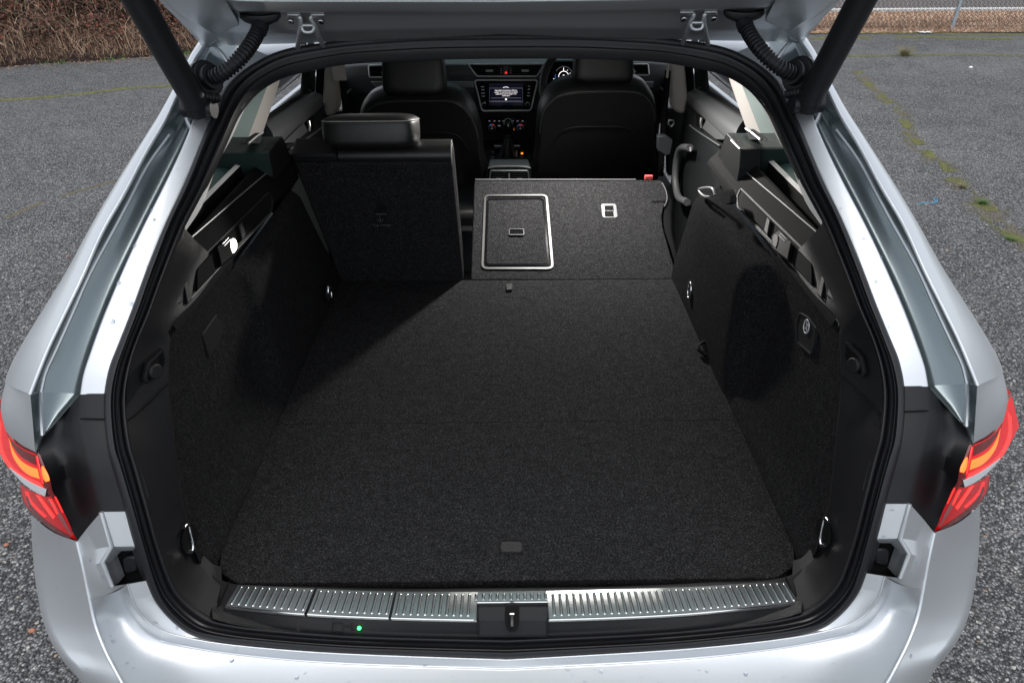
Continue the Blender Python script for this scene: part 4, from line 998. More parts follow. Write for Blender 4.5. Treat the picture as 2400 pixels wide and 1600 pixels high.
slab('knob_badge', roundpoly([at(x, y, Y=gb.y-.064) for x, y in ((1184,285),(1198,285),(1195,291),(1187,291))], .003), (0,-1,.3), .002, M['chrome'], GL)
slab('neck_badge', [at(x, y, Y=gb.y-.05) for x, y in ((1185,318.5),(1197,318.5),(1197,321.5),(1185,321.5))], (0,-1,0), .002, M['chrome'], GL)
# armrest with rear vents
AR = empty('armrest', (0,0,0), CC)
ar = [at(x, y, Z=.752) for x, y in ((1148,373),(1238,373),(1243,388),(1144,388))]
slab('armrest_lid', roundpoly(ar, .012), (0,0,1), .03, M['dash'], AR, bevel=.008, seg=3)
yv = 2.615
tube('armrest_trim', [at(1144,394,Y=yv), at(1158,391,Y=yv), at(1193,390,Y=yv), at(1228,391,Y=yv), at(1243,394,Y=yv)], .004, M['dimgrey'], AR, seg=8, n=4)
slab('console_rear', [at(x, y, Y=yv+.01) for x, y in ((1144,392),(1243,392),(1247,440),(1142,440))], (0,-1,0), .06, M['plastic'], AR, bevel=.003)
RV = empty('rear_vents', (0,0,0), CC)
ol = [at(x, y, Y=yv-.002) for x, y in ((1150,400),(1237,400),(1241,430),(1146,430))]
slab('vent_recess', ol, (0,-1,0), .006, M['dark'], RV)
tube('vent_frame', roundpoly(ol, .006, 3), .0036, M['decor'], RV, seg=6, n=1, closed=True)
slab('vent_divider', [at(x, y, Y=yv-.008) for x, y in ((1188,402),(1198,402),(1199,425),(1188,425))], (0,-1,0), .004, M['plastic'], RV)
for k in range(3): slab('vent_wheel_mark', [at(1192,407+k*5,Y=yv-.010), at(1194.5,407+k*5,Y=yv-.010), at(1194.5,409.5+k*5,Y=yv-.010), at(1192,409.5+k*5,Y=yv-.010)], (0,-1,0), .001, M['greyplastic'], RV)
for k in range(4):
    y = 404+k*5
    for a, b in ((1154,1187),(1200,1234)): slab('slat', [at(a,y,Y=yv-.006), at(b,y,Y=yv-.006), at(b,y+2,Y=yv-.006), at(a,y+2,Y=yv-.006)], (0,-1,0), .003, M['plastic_soft'], RV)
for a in (1163, 1212): slab('vent_tab', [at(a,418.5,Y=yv-.010), at(a+12,418.5,Y=yv-.010), at(a+12,420.5,Y=yv-.010), at(a,420.5,Y=yv-.010)], (0,-1,0), .002, M['greyplastic'], RV)
# instrument cluster and steering wheel
IC = empty('instrument_cluster', (0,0,0), DS)
slab('hood', roundpoly([at(x, y, Y=3.12) for x, y in ((1290,145),(1450,145),(1470,205),(1270,205))], .03), (0,-1,0), .03, M['dark'], IC)
tube('cluster_trim', [dp(1281,158,.03), dp(1266,184,.03), dp(1278,196,.03)], .0028, M['chrome_soft'], IC, seg=6, n=4)
def ccirc(x, y, r, a0=0, a1=360, n=24): return [at(x, y, Y=3.112)+Vector((r*math.cos(math.radians(a)), 0, r*math.sin(math.radians(a)))) for a in [a0+(a1-a0)*i/n for i in range(n+(a1-a0 < 360))]]
tube('dial_ring', ccirc(1321,179.5,.0215), .0013, M['white_emit'], IC, seg=5, n=1, closed=True)
text('dial_letter', 'P', .020, at(1321,180,Y=3.110), (1,0,0), (0,0,1), M['white_emit'], IC)
tube('dial_needle', [at(1321,167,Y=3.112), at(1321,159,Y=3.112)], .0012, M['white_emit'], IC, seg=5, n=1)
tube('dial_scale', ccirc(1321,178,.038,20,150,16), .0008, M['dim_emit'], IC, seg=5, n=1)
tube('dial_scale', ccirc(1321,180,.034,-35,-15,4), .0014, M['red_emit'], IC, seg=5, n=1)
tube('dial_scale', ccirc(1321,180,.036,165,230,8), .0008, M['blue_emit'], IC, seg=5, n=1)
disc('ready_light', at(1313,193.5,Y=3.112), (0,-1,0), .004, .001, M['green_emit2'], IC, seg=10)
for x, y in ((1297,194),(1298,185),(1330,165),(1336,172),(1337,182)): disc('tell_tale', at(x, y, Y=3.112), (0,-1,0), .0017, .001, M['white_emit'], IC, seg=8)
SW = empty('steering_wheel', (0,0,0), car)
wc = at(1378, 205, Y=2.92); wn = Vector((0,-.90,.43)); wu = Vector((0,.43,.90))
tube('wheel_rim', [wc+Vector((math.cos(a)*.186,0,0))+wu*math.sin(a)*.186 for a in [2*math.pi*i/40 for i in range(40)]], .0155, M['leather'], SW, seg=10, n=1, closed=True)
slab('wheel_hub', roundpoly([wc+Vector((x,0,0))+wu*z for x, z in ((-.07,.05),(.07,.05),(.06,-.07),(-.06,-.07))], .03), wn, .05, M['plastic'], SW, bevel=.008)
for s in (-1, 1): slab('wheel_spoke', [wc+Vector((s*x,0,0))+wu*z for x, z in ((.06,.03),(.175,.02),(.178,-.02),(.06,-.03))], wn, .02, M['plastic'], SW, bevel=.004)
tube('spoke_trim', [at(1295,219,Y=2.86), at(1300,209,Y=2.86), at(1322,201,Y=2.86)], .0035, M['chrome_soft'], SW, seg=6, n=4)
# front seats
FNn = Vector((0,-.945,-.327)).normalized()
def front_seat(name, outl, c, hx, hz, cz, postx, pocket=None):
    S_ = empty(name, (0,0,0), car); P0 = Vector((0,2.60,.90))
    pl = [at(x, y, P=P0, N=FNn) for x, y in outl]; pl = cr(pl+[pl[0]], 3)[:-1]
    cen = sum(pl, Vector())/len(pl)
    layers = [(.012,.93),(.0,.965),(-.02,1.0),(-.07,1.01),(-.11,.97),(-.12,.9)]
    V = []; F = []; k = len(pl)
    for d, sc_ in layers:
        for p in pl: V.append(cen+(p-cen)*sc_+FNn*d)
    for j in range(len(layers)-1):
        for i in range(k): F.append((j*k+i, j*k+(i+1) % k, (j+1)*k+(i+1) % k, (j+1)*k+i))
    F.append(tuple(range(k)))
    mesh_obj('backrest', V, F, M['leather'], S_, 50)
    n_ = [cen+(p-cen)*.955+FNn*.006 for p in pl]
    top_ = [p for p in n_ if p.z > 1.0]
    mn = min(range(k), key=lambda i: abs(outl[0][1]))
    tube('stitching', [cen+(at(x, y, P=P0, N=FNn)-cen)*.955+FNn*.007 for x, y in outl[2:-2]], .0013, M['stitch_dark'], S_, seg=5, n=4)
    tube('pocket_edge', [cen+FNn*.016+Vector((x,0,0))+Vector((0,-.327,.945))*z for x, z in ((-.17,-.10),(-.13,-.03),(0,-.015),(.13,-.03),(.17,-.10))], .002, M['plastic'], S_, seg=5, n=4)
    hc_ = at(c[0], c[1], Y=2.63); hc_.z = cz
    H, R = headrest('headrest', S_, hc_, hx, .05, hz, math.radians(-14), taper=.03)
    for dx in postx: tube('post', [hc_+Vector((dx,0,-hz*.8)), hc_+Vector((dx,-.01,-hz-.06))], .0065, M['steel'], S_, seg=8, n=1)
    box('cushion', (cen.x-.24,2.65,.42), (cen.x+.24,3.1,.56), M['leather'], S_, bevel=.04, seg=3)
front_seat('driver_seat', ((1247,430),(1257,350),(1259,312),(1265,268),(1281,240),(1304,221),(1336,212),(1388,209),(1468,209),(1498,212),(1519,223),(1536,250),(1542,285),(1543,345),(1542,430)), (1412,165), .109, .062, 1.118, (-.068,.075))
front_seat('passenger_seat', ((842,430),(838,330),(840,290),(848,264),(866,246),(895,236),(930,232),(1000,231),(1058,232),(1083,240),(1104,262),(1119,292),(1128,325),(1132,370),(1136,430)), (972,180), .116, .075, 1.092, (-.066,.066))
# doors, pillars, belts
def cabin_side(s):
    def m(c): return sx(c, s)
    DR = empty('rear_door_trim', (0,0,0), car)
    g0 = [at(600,292,X=-.74), at(631,273,X=-.74), at(707,225,X=-.74), at(722,219,X=-.735)]
    sh = [p+Vector((.028,0,.006)) for p in g0]
    lo_ = [at(640,362,X=-.675), at(663,337,X=-.675), at(740,262,X=-.675), at(757,246,X=-.69)]
    md = [a*.45+b*.55+Vector((.018,0,.012)) for a, b in zip(sh, lo_)]
    dn = [p+Vector((.005,0,-.05)) for p in lo_]; dn2 = [p+Vector((.0,0,-.74)) for p in lo_]
    loft('door_shoulder', [m(c) for c in (g0, sh, md, lo_, [p+Vector((-.01,0,-.012)) for p in lo_])], M['door_plastic'], DR, n=5, r=[.008,.05,.006], smooth=60)
    loft('door_panel', [m(c) for c in ([p+Vector((-.008,0,-.01)) for p in lo_], dn, dn2)], M['plastic_soft'], DR, n=5, r=.02, smooth=60)
    slab('front_end', m([g0[-1]+Vector((0,.01,.01)), lo_[-1]+Vector((0,.01,0)), dn2[-1]+Vector((0,.01,0)), dn2[-1]+Vector((-.10,.01,0))]), (0,-1,0), .02, M['plastic_soft'], DR)
    hn = [at(x, y, X=-.668) for x, y in ((722,282),(736,270),(736,303),(724,311))]
    slab('handle_cup', m(roundpoly(hn, .006)), (s,0,0), .004, M['dark'], DR)
    tube('door_handle', m([at(723,284,X=-.664), at(725,296,X=-.662), at(724,308,X=-.664)]), .007, M['steel'], DR, seg=8, n=3)
    ap = [at(x, y, X=-.664) for x, y in ((712,288),(722,308),(690,334),(664,336))]
    slab('door_inlay', m(ap), (s,0,0), .004, M['door_plastic'], DR, bevel=.001)
    tube('door_moulding', m([at(752,300,X=-.664), at(740,310,X=-.664), at(680,350,X=-.66)]), .003, M['door_plastic'], DR, seg=6, n=3)
    pu = [at(x, y, X=-.64) for x, y in ((752,353),(775,356),(783,376),(788,423),(783,465),(761,481))]
    tube('door_pull', m(pu), .013, M['door_plastic'], DR, seg=10, n=4)
    tube('pull_clip', m([at(750,352,X=-.635), at(750,362,X=-.635)]), .003, M['greyplastic'], DR, seg=6, n=1)
    # C pillar lining
    e1 = [at(664,160,X=-.66), at(658,184,X=-.665), at(637,250,X=-.675), at(614,318,X=-.685), at(610,330,X=-.69)]
    e2 = [at(636,160,X=-.635), at(630,190,X=-.640), at(607,255,X=-.65), at(582,322,X=-.66), at(578,334,X=-.66)]
    e3 = [at(605,160,X=-.66), at(598,192,X=-.665), at(560,262,X=-.68), at(520,330,X=-.70), at(510,345,X=-.70)]
    loft('pillar_lining', [m(c) for c in ([p+Vector((-.05,.0,0)) for p in e1], e1, e2)], M['pillar'], car, n=4, r=[.003], smooth=60)
    loft('glass_lit_lining', [m(c) for c in (e2, [a*.5+b*.5 for a, b in zip(e2, e3)], e3)], M['glass_lit_lining'], car, n=4, r=.02, smooth=60)  # half of the lining coloured as if lit through tinted glass
    # B pillar
    b = [at(x, y, Y=2.66) for x, y in ((762,140),(798,140),(797,200),(794,259),(780,272),(763,274),(755,232),(758,180))]
    slab('door_pillar_lining', m(b), (0,-1,0), .05, M['pillar'], car, bevel=.012, seg=3)
    slab('door_pillar_foot', m([at(x, y, Y=2.68) for x, y in ((745,262),(805,262),(806,420),(742,420))]), (0,-1,0), .05, M['plastic_soft'], car, bevel=.01)
    slab('door_frame_seal', m([at(x, y, Y=2.70) for x, y in ((742,150),(758,150),(758,262),(738,262))]), (0,-1,0), .03, M['dark'], car)
    fr_ = [at(x, y, X=-.735) for x, y in ((726,160),(740,160),(737,238),(719,226))]
    slab('window_frame', m(fr_), (s,0,0), .02, M['plastic_soft'], car)
    tube('window_seal', m([at(x, y, X=-.735) for x, y in ((712,160),(707,222),(631,271),(600,291))]), .006, M['rubber'], car, seg=6, n=1)
    # seat belt
    bt = [at(800,172,Y=2.62), at(804,215,Y=2.60), at(812,290,Y=2.58), at(822,420,Y=2.56)]
    P = cr(bt, 4); V = []
    for p in P: V += [p+Vector((-.010,.0,0)), p+Vector((.010,.012,0))]
    o = mesh_obj('seat_belt', m(V), [(2*i, 2*i+1, 2*i+3, 2*i+2) for i in range(len(P)-1)], M['dark'], car, 60)
    o.modifiers.new('t', 'SOLIDIFY').thickness = .002
    box('belt_guide', *[(lambda a, b: (tuple(min(x, y) for x, y in zip(a, b)), tuple(max(x, y) for x, y in zip(a, b))))(m([at(794,166,Y=2.64)])[0]+Vector((-.02,-.02,-.03)), m([at(800,160,Y=2.60)])[0]+Vector((.01,.01,.02)))][0], M['pillar'], car, bevel=.006)
    # front door
    fd = [[at(799,180,X=-.74), at(858,150,X=-.74)], [at(801,192,X=-.70), at(858,168,X=-.70)], [at(812,222,X=-.70), at(862,190,X=-.70)], [at(815,300,X=-.70), at(864,270,X=-.70)]]
    loft('front_door_trim', [m(c) for c in fd], M['dash'], car, n=3, r=.01, smooth=60)
    slab('front_door_recess', m(roundpoly([at(x, y, X=-.692) for x, y in ((806,215),(848,182),(848,198),(810,230))], .01)), (s,0,0), .004, M['dark'], car)
    tube('front_door_handle', m([at(x, y, X=-.688) for x, y in ((810,221),(828,204),(842,190))]), .005, M['decor'], car, seg=6, n=3)
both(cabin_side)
bx = at(1544,318,X=.60)
slab('belt_bracket', [at(x, y, Y=2.5) for x, y in ((1541,320),(1560,318),(1578,330),(1572,362),(1560,366),(1541,352))], (0,-1,0), .03, M['dash'], car, bevel=.004)
tube('belt_buckle', [at(x, y, Y=2.56) for x, y in ((1568,282),(1566,290),(1573,297),(1580,290),(1578,283))], .004, M['decor'], car, seg=6, n=1, closed=True)
# added, unseen lamp in the roof lining, casting the diagonal floor shadow
LP = Vector((.235,2.30,1.385))
CL = empty('added_cabin_lamp', LP, car)
box('lamp_body', LP*0+Vector((-.06,-.04,-.035)), Vector((.06,.04,.03)), M['pillar'], CL, bevel=.005)
ll = D.lights.new('added_cabin_light', 'SPOT'); ll.spot_size = math.radians(176); ll.spot_blend = 1.0; ll.shadow_soft_size = .035; ll.energy = 44; ll.color = (1,.97,.93)
lo2 = link(D.objects.new('added_cabin_light', ll), CL); lo2.location = (0,0,-.05)
lo2.rotation_euler = (Vector((.02,.68,.73))).to_track_quat('Z', 'Y').to_euler()
# ================================================================== TAILGATE, STRUTS, HINGES, CABLE HOSES
TG_ = empty('tailgate', (0,0,0), car)
H0 = Vector((0,1.335,1.424)); TD = Vector((0,-.66,.751)); TN = Vector((0,.751,.66))     # TN points to the outside of the raised door
def tg(px, py, lift=0): return at(px, py, P=H0-TN*lift, N=TN)                          # lift = towards the inside of the boot
def tp(x, s, lift=0): return H0+Vector((x,0,0))+TD*s-TN*lift
e0 = [tg(x, y, -.004) for x, y in ((480,112),(560,106),(700,102),(800,98),(1000,89),(1199,80))]
e1 = [tg(x, y, .006) for x, y in ((516,91),(590,89),(700,86),(800,82),(1000,76),(1199,72))]
e1b = [tg(x, y, .014) for x, y in ((500,76),(585,78),(700,76),(800,73),(1000,68),(1199,64))]
e2 = [tg(x, y, .016) for x, y in ((478,30),(570,32),(700,32),(800,32),(1000,33),(1199,33))]
e3 = [tg(x, y, .040) for x, y in ((470,16),(566,26),(700,28),(800,28),(1000,29),(1199,29))]
e4 = [tg(x, y, .044) for x, y in ((455,-10),(560,1),(700,3),(800,3),(1000,3),(1199,3))]
e5 = [tg(x, y, .030) for x, y in ((448,-30),(556,-12),(700,-8),(800,-8),(1000,-8),(1199,-8))]
for c in (e0, e1, e1b, e2, e3, e4, e5): c[-1].x = 0
loft('inner_panel', [e0, e1, e1b, e2, e3, e4, e5], M['paint'], TG_, n=6, r=[.004,.008,.006,.004,.004], mirror=True, smooth=50)
ie = e5[0].x
WX = [(-.002,.560),(.10,.575),(.3,.60),(.60,.63),(.80,.62),(1.10,.55)]
def tgside(s):
    def m(c): return sx(c, s)
    ss = [a for a, _ in WX]
    def bend(a): return 0 if a < .6 else -(a-.6)**1.6*.55
    def q(x, a, l): return tp(-x, a, l+ -bend(a)*1.0)
    outer = [q(x, a, .0) for a, x in WX]; outer[0] = tg(477,111,-.004)
    lipc = [q(x-.004, a, .010) for a, x in WX]; lipc[0] = tg(484,107,.004)
    st_ = [q(x-.027, a, .012) for a, x in WX]; st_[0] = tg(514,93,.007)
    ris = [q(x-.036, a, .040) for a, x in WX]; ris[0] = tg(506,82,.016)
    inn = [q(x-.15, a, .044) for a, x in WX]; inn[0] = tg(560,60,.015); inn[1] = q(.44,.10,.044)
    loft('side_frame', [m(c) for c in (outer, lipc, st_, ris, inn)], M['paint'], TG_, n=6, r=[.003,.006,.012], smooth=50)
    skin = [q(x, a, -.002) for a, x in WX]
both(tgside)
def bend(a): return 0 if a < .6 else -(a-.6)**1.6*.55
sk = []
for k in (0,.5,.8,.96,1.0):
    sk.append([tp(-x*k, a, -.006-(1-k*k)*.03 - bend(a)) for a, x in WX])
low_ = [[c[i] for i in (3,4,5)] for c in sk]
loft('outer_skin', low_, M['paint'], TG_, n=6, r=.02, mirror=True, smooth=60, thick=0)
top_ = [[tp(-x*k, a, -.006-(1-k*k)*.03) for a, x in ((-.02,.55),(.05,.565),(.12,.575))] for k in (0,.5,.8,.96,1.0)]
loft('spoiler', top_, M['paint'], TG_, n=4, r=.02, mirror=True, smooth=60)
gl_ = [[tp(-x*k, a, -.004-(1-k*k)*.03) for a, x in ((.12,.575),(.3,.60),(.60,.63))] for k in (0,.5,.8,.96,1.0)]
loft('rear_window', gl_, M['glass'], TG_, n=4, r=0, mirror=True, smooth=60)
tr = [[tp(-x*k, a, .05-bend(a)) for a, x in ((.50,.50),(.62,.50),(.85,.48),(1.06,.42))] for k in (0,.5,.9,1.0)]
loft('tailgate_trim', tr, M['plastic'], TG_, n=4, r=.01, mirror=True, smooth=60)
hd = [e5]+[[tp(-x, a, l) for x in (.46,.44,.36,.26,.13,0)] for a, l in ((.115,.034),(.15,.030),(.155,.012))]
loft('window_trim', hd, M['plastic'], TG_, n=4, r=.004, mirror=True, smooth=60)
# hinges
def hinge(s):
    Hn = empty('hinge', (0,0,0), car)
    def a(px, py, Y): 
        return sx([at(px, py, Y=Y)], s)[0]
    for x0, x1 in ((672,703),(728,761)):
        slab('hinge_plate', [tgs for tgs in sx([tg(x0,36,.026), tg(x1,36,.026), tg(x1,45,.024), tg(x0,45,.024)], s)], (0,-.75,-.66), .008, M['paint'], Hn, bevel=.002)
    disc('hinge_bolt', sx([tg(682,46,.030)], s)[0], (0,-.75,-.66), .006, .007, M['steel'], Hn, seg=6)
    disc('hinge_bolt', sx([tg(753,46,.030)], s)[0], (0,-.75,-.66), .006, .007, M['steel'], Hn, seg=6)
    tube('hinge_arm', [a(690,37,1.27), a(700,38,1.27), a(704,44,1.27), a(705,58,1.275), a(702,80,1.29), a(697,112,1.33)], .0042, M['paint'], Hn, seg=8, n=4)
    tube('hinge_arm', [a(742,37,1.27), a(732,38,1.27), a(729,44,1.27), a(738,58,1.275), a(745,80,1.29), a(757,108,1.33)], .0042, M['paint'], Hn, seg=8, n=4)
    tube('hinge_bridge', [a(707,56,1.275), a(708,68,1.275), a(713,75,1.275), a(731,75,1.275), a(736,68,1.275), a(736,56,1.275)], .0032, M['paint'], Hn, seg=8, n=3)
    tube('hinge_bridge', [a(707,60,1.275), a(736,60,1.275)], .0028, M['paint'], Hn, seg=8, n=1)
    for px in (712, 730): disc('hinge_bolt', a(px, 109, 1.352), (0,-.3,1), .007, .006, M['steel'], Hn, seg=6)
both(hinge)
# gas struts
def strut(s):
    S_ = empty('gas_strut', (0,0,0), car)
    def a(px, py, Y): return sx([at(px, py, Y=Y)], s)[0]
    p0 = a(458,240,1.165); p1 = a(322,0,1.085); d = (p1-p0)
    tube('strut_tube', [p0-d*.02, p0+d*.0, p0+d*1.9], .0205, M['rubber'], S_, seg=20, n=1)
    tube('strut_collar', [p0-d*.10, p0-d*.02], .0215, M['plastic'], S_, seg=14, n=1)
    c = p0-d*.075
    tube('ball_socket', [c+Vector((-.027*s,.004,0)), c+Vector((.026*s,-.002,.0))], .015, M['rubber'], S_, seg=12, n=1)
    tube('ball_stud', [c, c+Vector((-.0*s,.05,-.01))], .008, M['dark'], S_, seg=8, n=1)
    # moulded foot on the body under the strut
both(strut)
def corrugated(name, pts, rad, m_, parent, pitch=.0062, seg=12):
    P = cr(pts, 14); L = [0]
    for a, b in zip(P, P[1:]): L.append(L[-1]+(b-a).length)
    n = int(L[-1]/pitch)*6; Q = []; R_ = []
    j = 0
    for i in range(n+1):
        d = L[-1]*i/n
        while j < len(P)-2 and L[j+1] < d: j += 1
        t = (d-L[j])/max(1e-9, L[j+1]-L[j]); Q.append(P[j]+(P[j+1]-P[j])*t)
        R_.append(rad*(.80+.22*(1 if i % 6 in (1,2,3) else 0)))
    return tube(name, Q, R_, m_, parent, seg=seg, n=1)
def hose(s):
    Hs = empty('cable_hose', (0,0,0), car)
    def a(px, py, Y): return sx([at(px, py, Y=Y)], s)[0]
    c = a(611,42,1.262)
    V = []; F = []
    for k, (h, r1) in enumerate(((.008,.020),(.008,.034),(.002,.035),(-.004,.030),(-.010,.016))):
        for i in range(20):
            an = 2*math.pi*i/20; V.append(c+Vector((r1*math.cos(an), 0, 0))+Vector((0,-.75,-.2))*0+Vector((0, r1*.45*math.sin(an), h-.0))+Vector((0,0,r1*.12*math.sin(an))))
    for k in range(4):
        for i in range(20): F.append((k*20+i, k*20+(i+1) % 20, (k+1)*20+(i+1) % 20, (k+1)*20+i))
    mesh_obj('upper_grommet', V, F, M['rubber'], Hs, 60)
    tube('hose_neck', [a(611,46,1.262), a(611,60,1.255), a(606,74,1.245)], .0135, M['rubber'], Hs, seg=12, n=4)
    corrugated('corrugated_hose', [a(606,72,1.245), a(592,98,1.225), a(572,126,1.205), a(545,155,1.19), a(518,174,1.185), a(498,181,1.19)], .0125, M['rubber'], Hs)
    cc = a(487,184,1.20); n = (a(520,172,1.18)-cc).normalized()
    for r1, h0, h1 in ((.030,-.012,-.002),(.026,-.002,.004),(.020,.004,.016)):
        tube('lower_grommet', [cc+n*h0, cc+n*h1], r1, M['rubber'], Hs, seg=18, n=1)
    H2 = empty('strut_cable', (0,0,0), car)
    corrugated('corrugated_hose', [a(462,222,1.16), a(485,227,1.17), a(515,231,1.185)], .0078, M['rubber'], H2, pitch=.005)
both(hose)
# pressed gusset on the pillar corner and the pressed foot under each strut
def press(s):
    def a(px, py, f): return sx([at(px, py, f=f)], s)[0]
    tube('pressed_rib', [a(503,108,-.004), a(520,125,-.004), a(533,143,-.002), a(548,165,-.002)], .0035, M['paint'], car, seg=6, n=4)
    tube('pressed_rib', [a(430,250,.018), a(434,272,.014), a(443,295,.008), a(450,305,.004)], .0035, M['paint'], car, seg=6, n=4)
    tube('pressed_rib', [a(450,305,.004), a(462,290,.002), a(474,272,.0)], .003, M['paint'], car, seg=6, n=4)
both(press)
# water drops lying on the paint
def drops():
    rnd = random.Random(5); V = []; F = []
    def add(c, n, r, k=.42):
        n = n.normalized(); u = n.cross(Vector((0,1,.01))).normalized(); v = n.cross(u); b = len(V); S = 8
        for j, (rr, h) in enumerate(((1,0),(.85,.5),(.5,.86))):
            for i in range(S):
                an = 2*math.pi*i/S; V.append(c+(u*math.cos(an)*rnd.uniform(.92,1.08)+v*math.sin(an)*rnd.uniform(.92,1.08))*r*rr+n*h*r*k)
        V.append(c+n*r*k)
        for j in range(2):
            for i in range(S): F.append((b+j*S+i, b+j*S+(i+1) % S, b+(j+1)*S+(i+1) % S, b+(j+1)*S+i))
        for i in range(S): F.append((b+2*S+i, b+2*S+(i+1) % S, b+3*S))
    dg = bpy.context.evaluated_depsgraph_get(); dg.update()
    from mathutils.bvhtree import BVHTree
    for o in list(car.children):
        if o.name.split('.')[0] in ('load_ledge', 'rear_pillar_flange', 'bumper_face', 'bumper_corner') and o.type == 'MESH':
            me = o.data; vs = [v.co for v in me.vertices]
            tot = {'load_ledge': 80, 'rear_pillar_flange': 30, 'bumper_face': 40, 'bumper_corner': 8}[o.name.split('.')[0]]
            ps = [p for p in me.polygons if p.normal.z > .25 or o.name.startswith('rear')]
            if not ps: ps = list(me.polygons)
            ar = [p.area for p in ps]
            for _ in range(tot):
                p = rnd.choices(ps, ar)[0]; co = [me.vertices[i].co for i in p.vertices]
                a, b = rnd.random(), rnd.random()
                c = (co[0]*(1-a)+co[1]*a)*(1-b)+(co[-1]*(1-a)+co[2 if len(co) > 3 else 1]*a)*b
                n = p.normal.copy()
                if n.dot(EYE-c) < 0: n = -n
                add(c, n, rnd.choice((.0009,.0012,.0015,.002,.0026,.0035)))
    o = mesh_obj('water_drops', V, F, M['water'], car, 80); o['kind'] = 'stuff'
drops()
# ================================================================== GROUND AND SURROUNDINGS
def ground_mat(name, dark, light, cell=75, fleck=.35, patch=(.75,1.2), bump=.9, tint=(1,1,1), wet=True):
    m = D.materials.new(name); m.use_nodes = True; n = m.node_tree.nodes; l = m.node_tree.links; b = n['Principled BSDF']
    tc = n.new('ShaderNodeTexCoord')
    def noise_(s, d=4, r=.6):
        t = n.new('ShaderNodeTexNoise'); t.inputs['Scale'].default_value = s; t.inputs['Detail'].default_value = d; t.inputs['Roughness'].default_value = r
        l.new(tc.outputs['Object'], t.inputs['Vector']); return t
    def ramp(src, a, ca, b_, cb):
        r = n.new('ShaderNodeValToRGB'); r.color_ramp.elements[0].position = a; r.color_ramp.elements[1].position = b_
        r.color_ramp.elements[0].color = (*ca, 1); r.color_ramp.elements[1].color = (*cb, 1); l.new(src, r.inputs[0]); return r
    def mix(f, a, c, bt='MIX'):
        x = n.new('ShaderNodeMixRGB'); x.blend_type = bt
        if isinstance(f, float): x.inputs[0].default_value = f
        else: l.new(f, x.inputs[0])
        l.new(a, x.inputs[1]); l.new(c, x.inputs[2]); return x.outputs[0]
    wob = noise_(30, 2)
    vo = n.new('ShaderNodeTexVoronoi'); vo.inputs['Scale'].default_value = cell
    add = n.new('ShaderNodeMixRGB'); add.blend_type = 'ADD'; add.inputs[0].default_value = .01
    l.new(tc.outputs['Object'], add.inputs[1]); l.new(wob.outputs['Color'], add.inputs[2]); l.new(add.outputs[0], vo.inputs['Vector'])
    sep = n.new('ShaderNodeSeparateColor'); l.new(vo.outputs['Color'], sep.inputs[0])
    d_ = [c*t for c, t in zip(dark, tint)]; g_ = [c*t for c, t in zip(light, tint)]
    stone = ramp(sep.outputs[0], .30, d_, .95, g_)
    fine = ramp(noise_(200, 6, .85).outputs['Fac'], .40, (.50,.50,.50), .64, (1.55,1.55,1.55))
    c1 = mix(1.0, stone.outputs[0], fine.outputs[0], 'MULTIPLY')
    gap = ramp(vo.outputs['Distance'], .25, (1,1,1), .62, (.35,.35,.35))
    c2 = mix(1.0, c1, gap.outputs[0], 'MULTIPLY')
    big = ramp(noise_(.55, 5, .6).outputs['Fac'], .35, (patch[0],)*3, .65, (patch[1],)*3)
    c3 = mix(1.0, c2, big.outputs[0], 'MULTIPLY')
    med = ramp(noise_(4.5, 4, .65).outputs['Fac'], .36, (.90,.90,.90), .66, (1.08,1.075,1.06))
    c4 = mix(1.0, c3, med.outputs[0], 'MULTIPLY')
    v2 = n.new('ShaderNodeTexVoronoi'); v2.inputs['Scale'].default_value = cell*.55; l.new(add.outputs[0], v2.inputs['Vector'])
    s2 = n.new('ShaderNodeSeparateColor'); l.new(v2.outputs['Color'], s2.inputs[0])
    fl = n.new('ShaderNodeMath'); fl.operation = 'GREATER_THAN'; fl.inputs[1].default_value = 1-.10*fleck; l.new(s2.outputs[1], fl.inputs[0])
    nr = n.new('ShaderNodeMath'); nr.operation = 'LESS_THAN'; nr.inputs[1].default_value = .33; l.new(v2.outputs['Distance'], nr.inputs[0])
    mu = n.new('ShaderNodeMath'); mu.operation = 'MULTIPLY'; l.new(fl.outputs[0], mu.inputs[0]); l.new(nr.outputs[0], mu.inputs[1])
    wh = n.new('ShaderNodeRGB'); wh.outputs[0].default_value = (.42,.40,.37,1)
    c5 = mix(mu.outputs[0], c4, wh.outputs[0])
    l.new(c5, b.inputs['Base Color'])
    rr = ramp(noise_(1.3, 4).outputs['Fac'], .4, (.62,)*3, .6, (.88,)*3)
    b.inputs['Specular IOR Level'].default_value = .25
    if wet: l.new(rr.outputs[0], b.inputs['Roughness'])
    else: b.inputs['Roughness'].default_value = .85
    inv = n.new('ShaderNodeMath'); inv.operation = 'MULTIPLY_ADD'; inv.inputs[1].default_value = -1; inv.inputs[2].default_value = 1
    l.new(vo.outputs['Distance'], inv.inputs[0])
    ad = n.new('ShaderNodeMath'); ad.operation = 'ADD'; l.new(inv.outputs[0], ad.inputs[0]); l.new(sep.outputs[2], ad.inputs[1])
    bp = n.new('ShaderNodeBump'); bp.inputs['Strength'].default_value = bump; bp.inputs['Distance'].default_value = .010
    l.new(ad.outputs[0], bp.inputs['Height']); l.new(bp.outputs[0], b.inputs['Normal'])
    return m
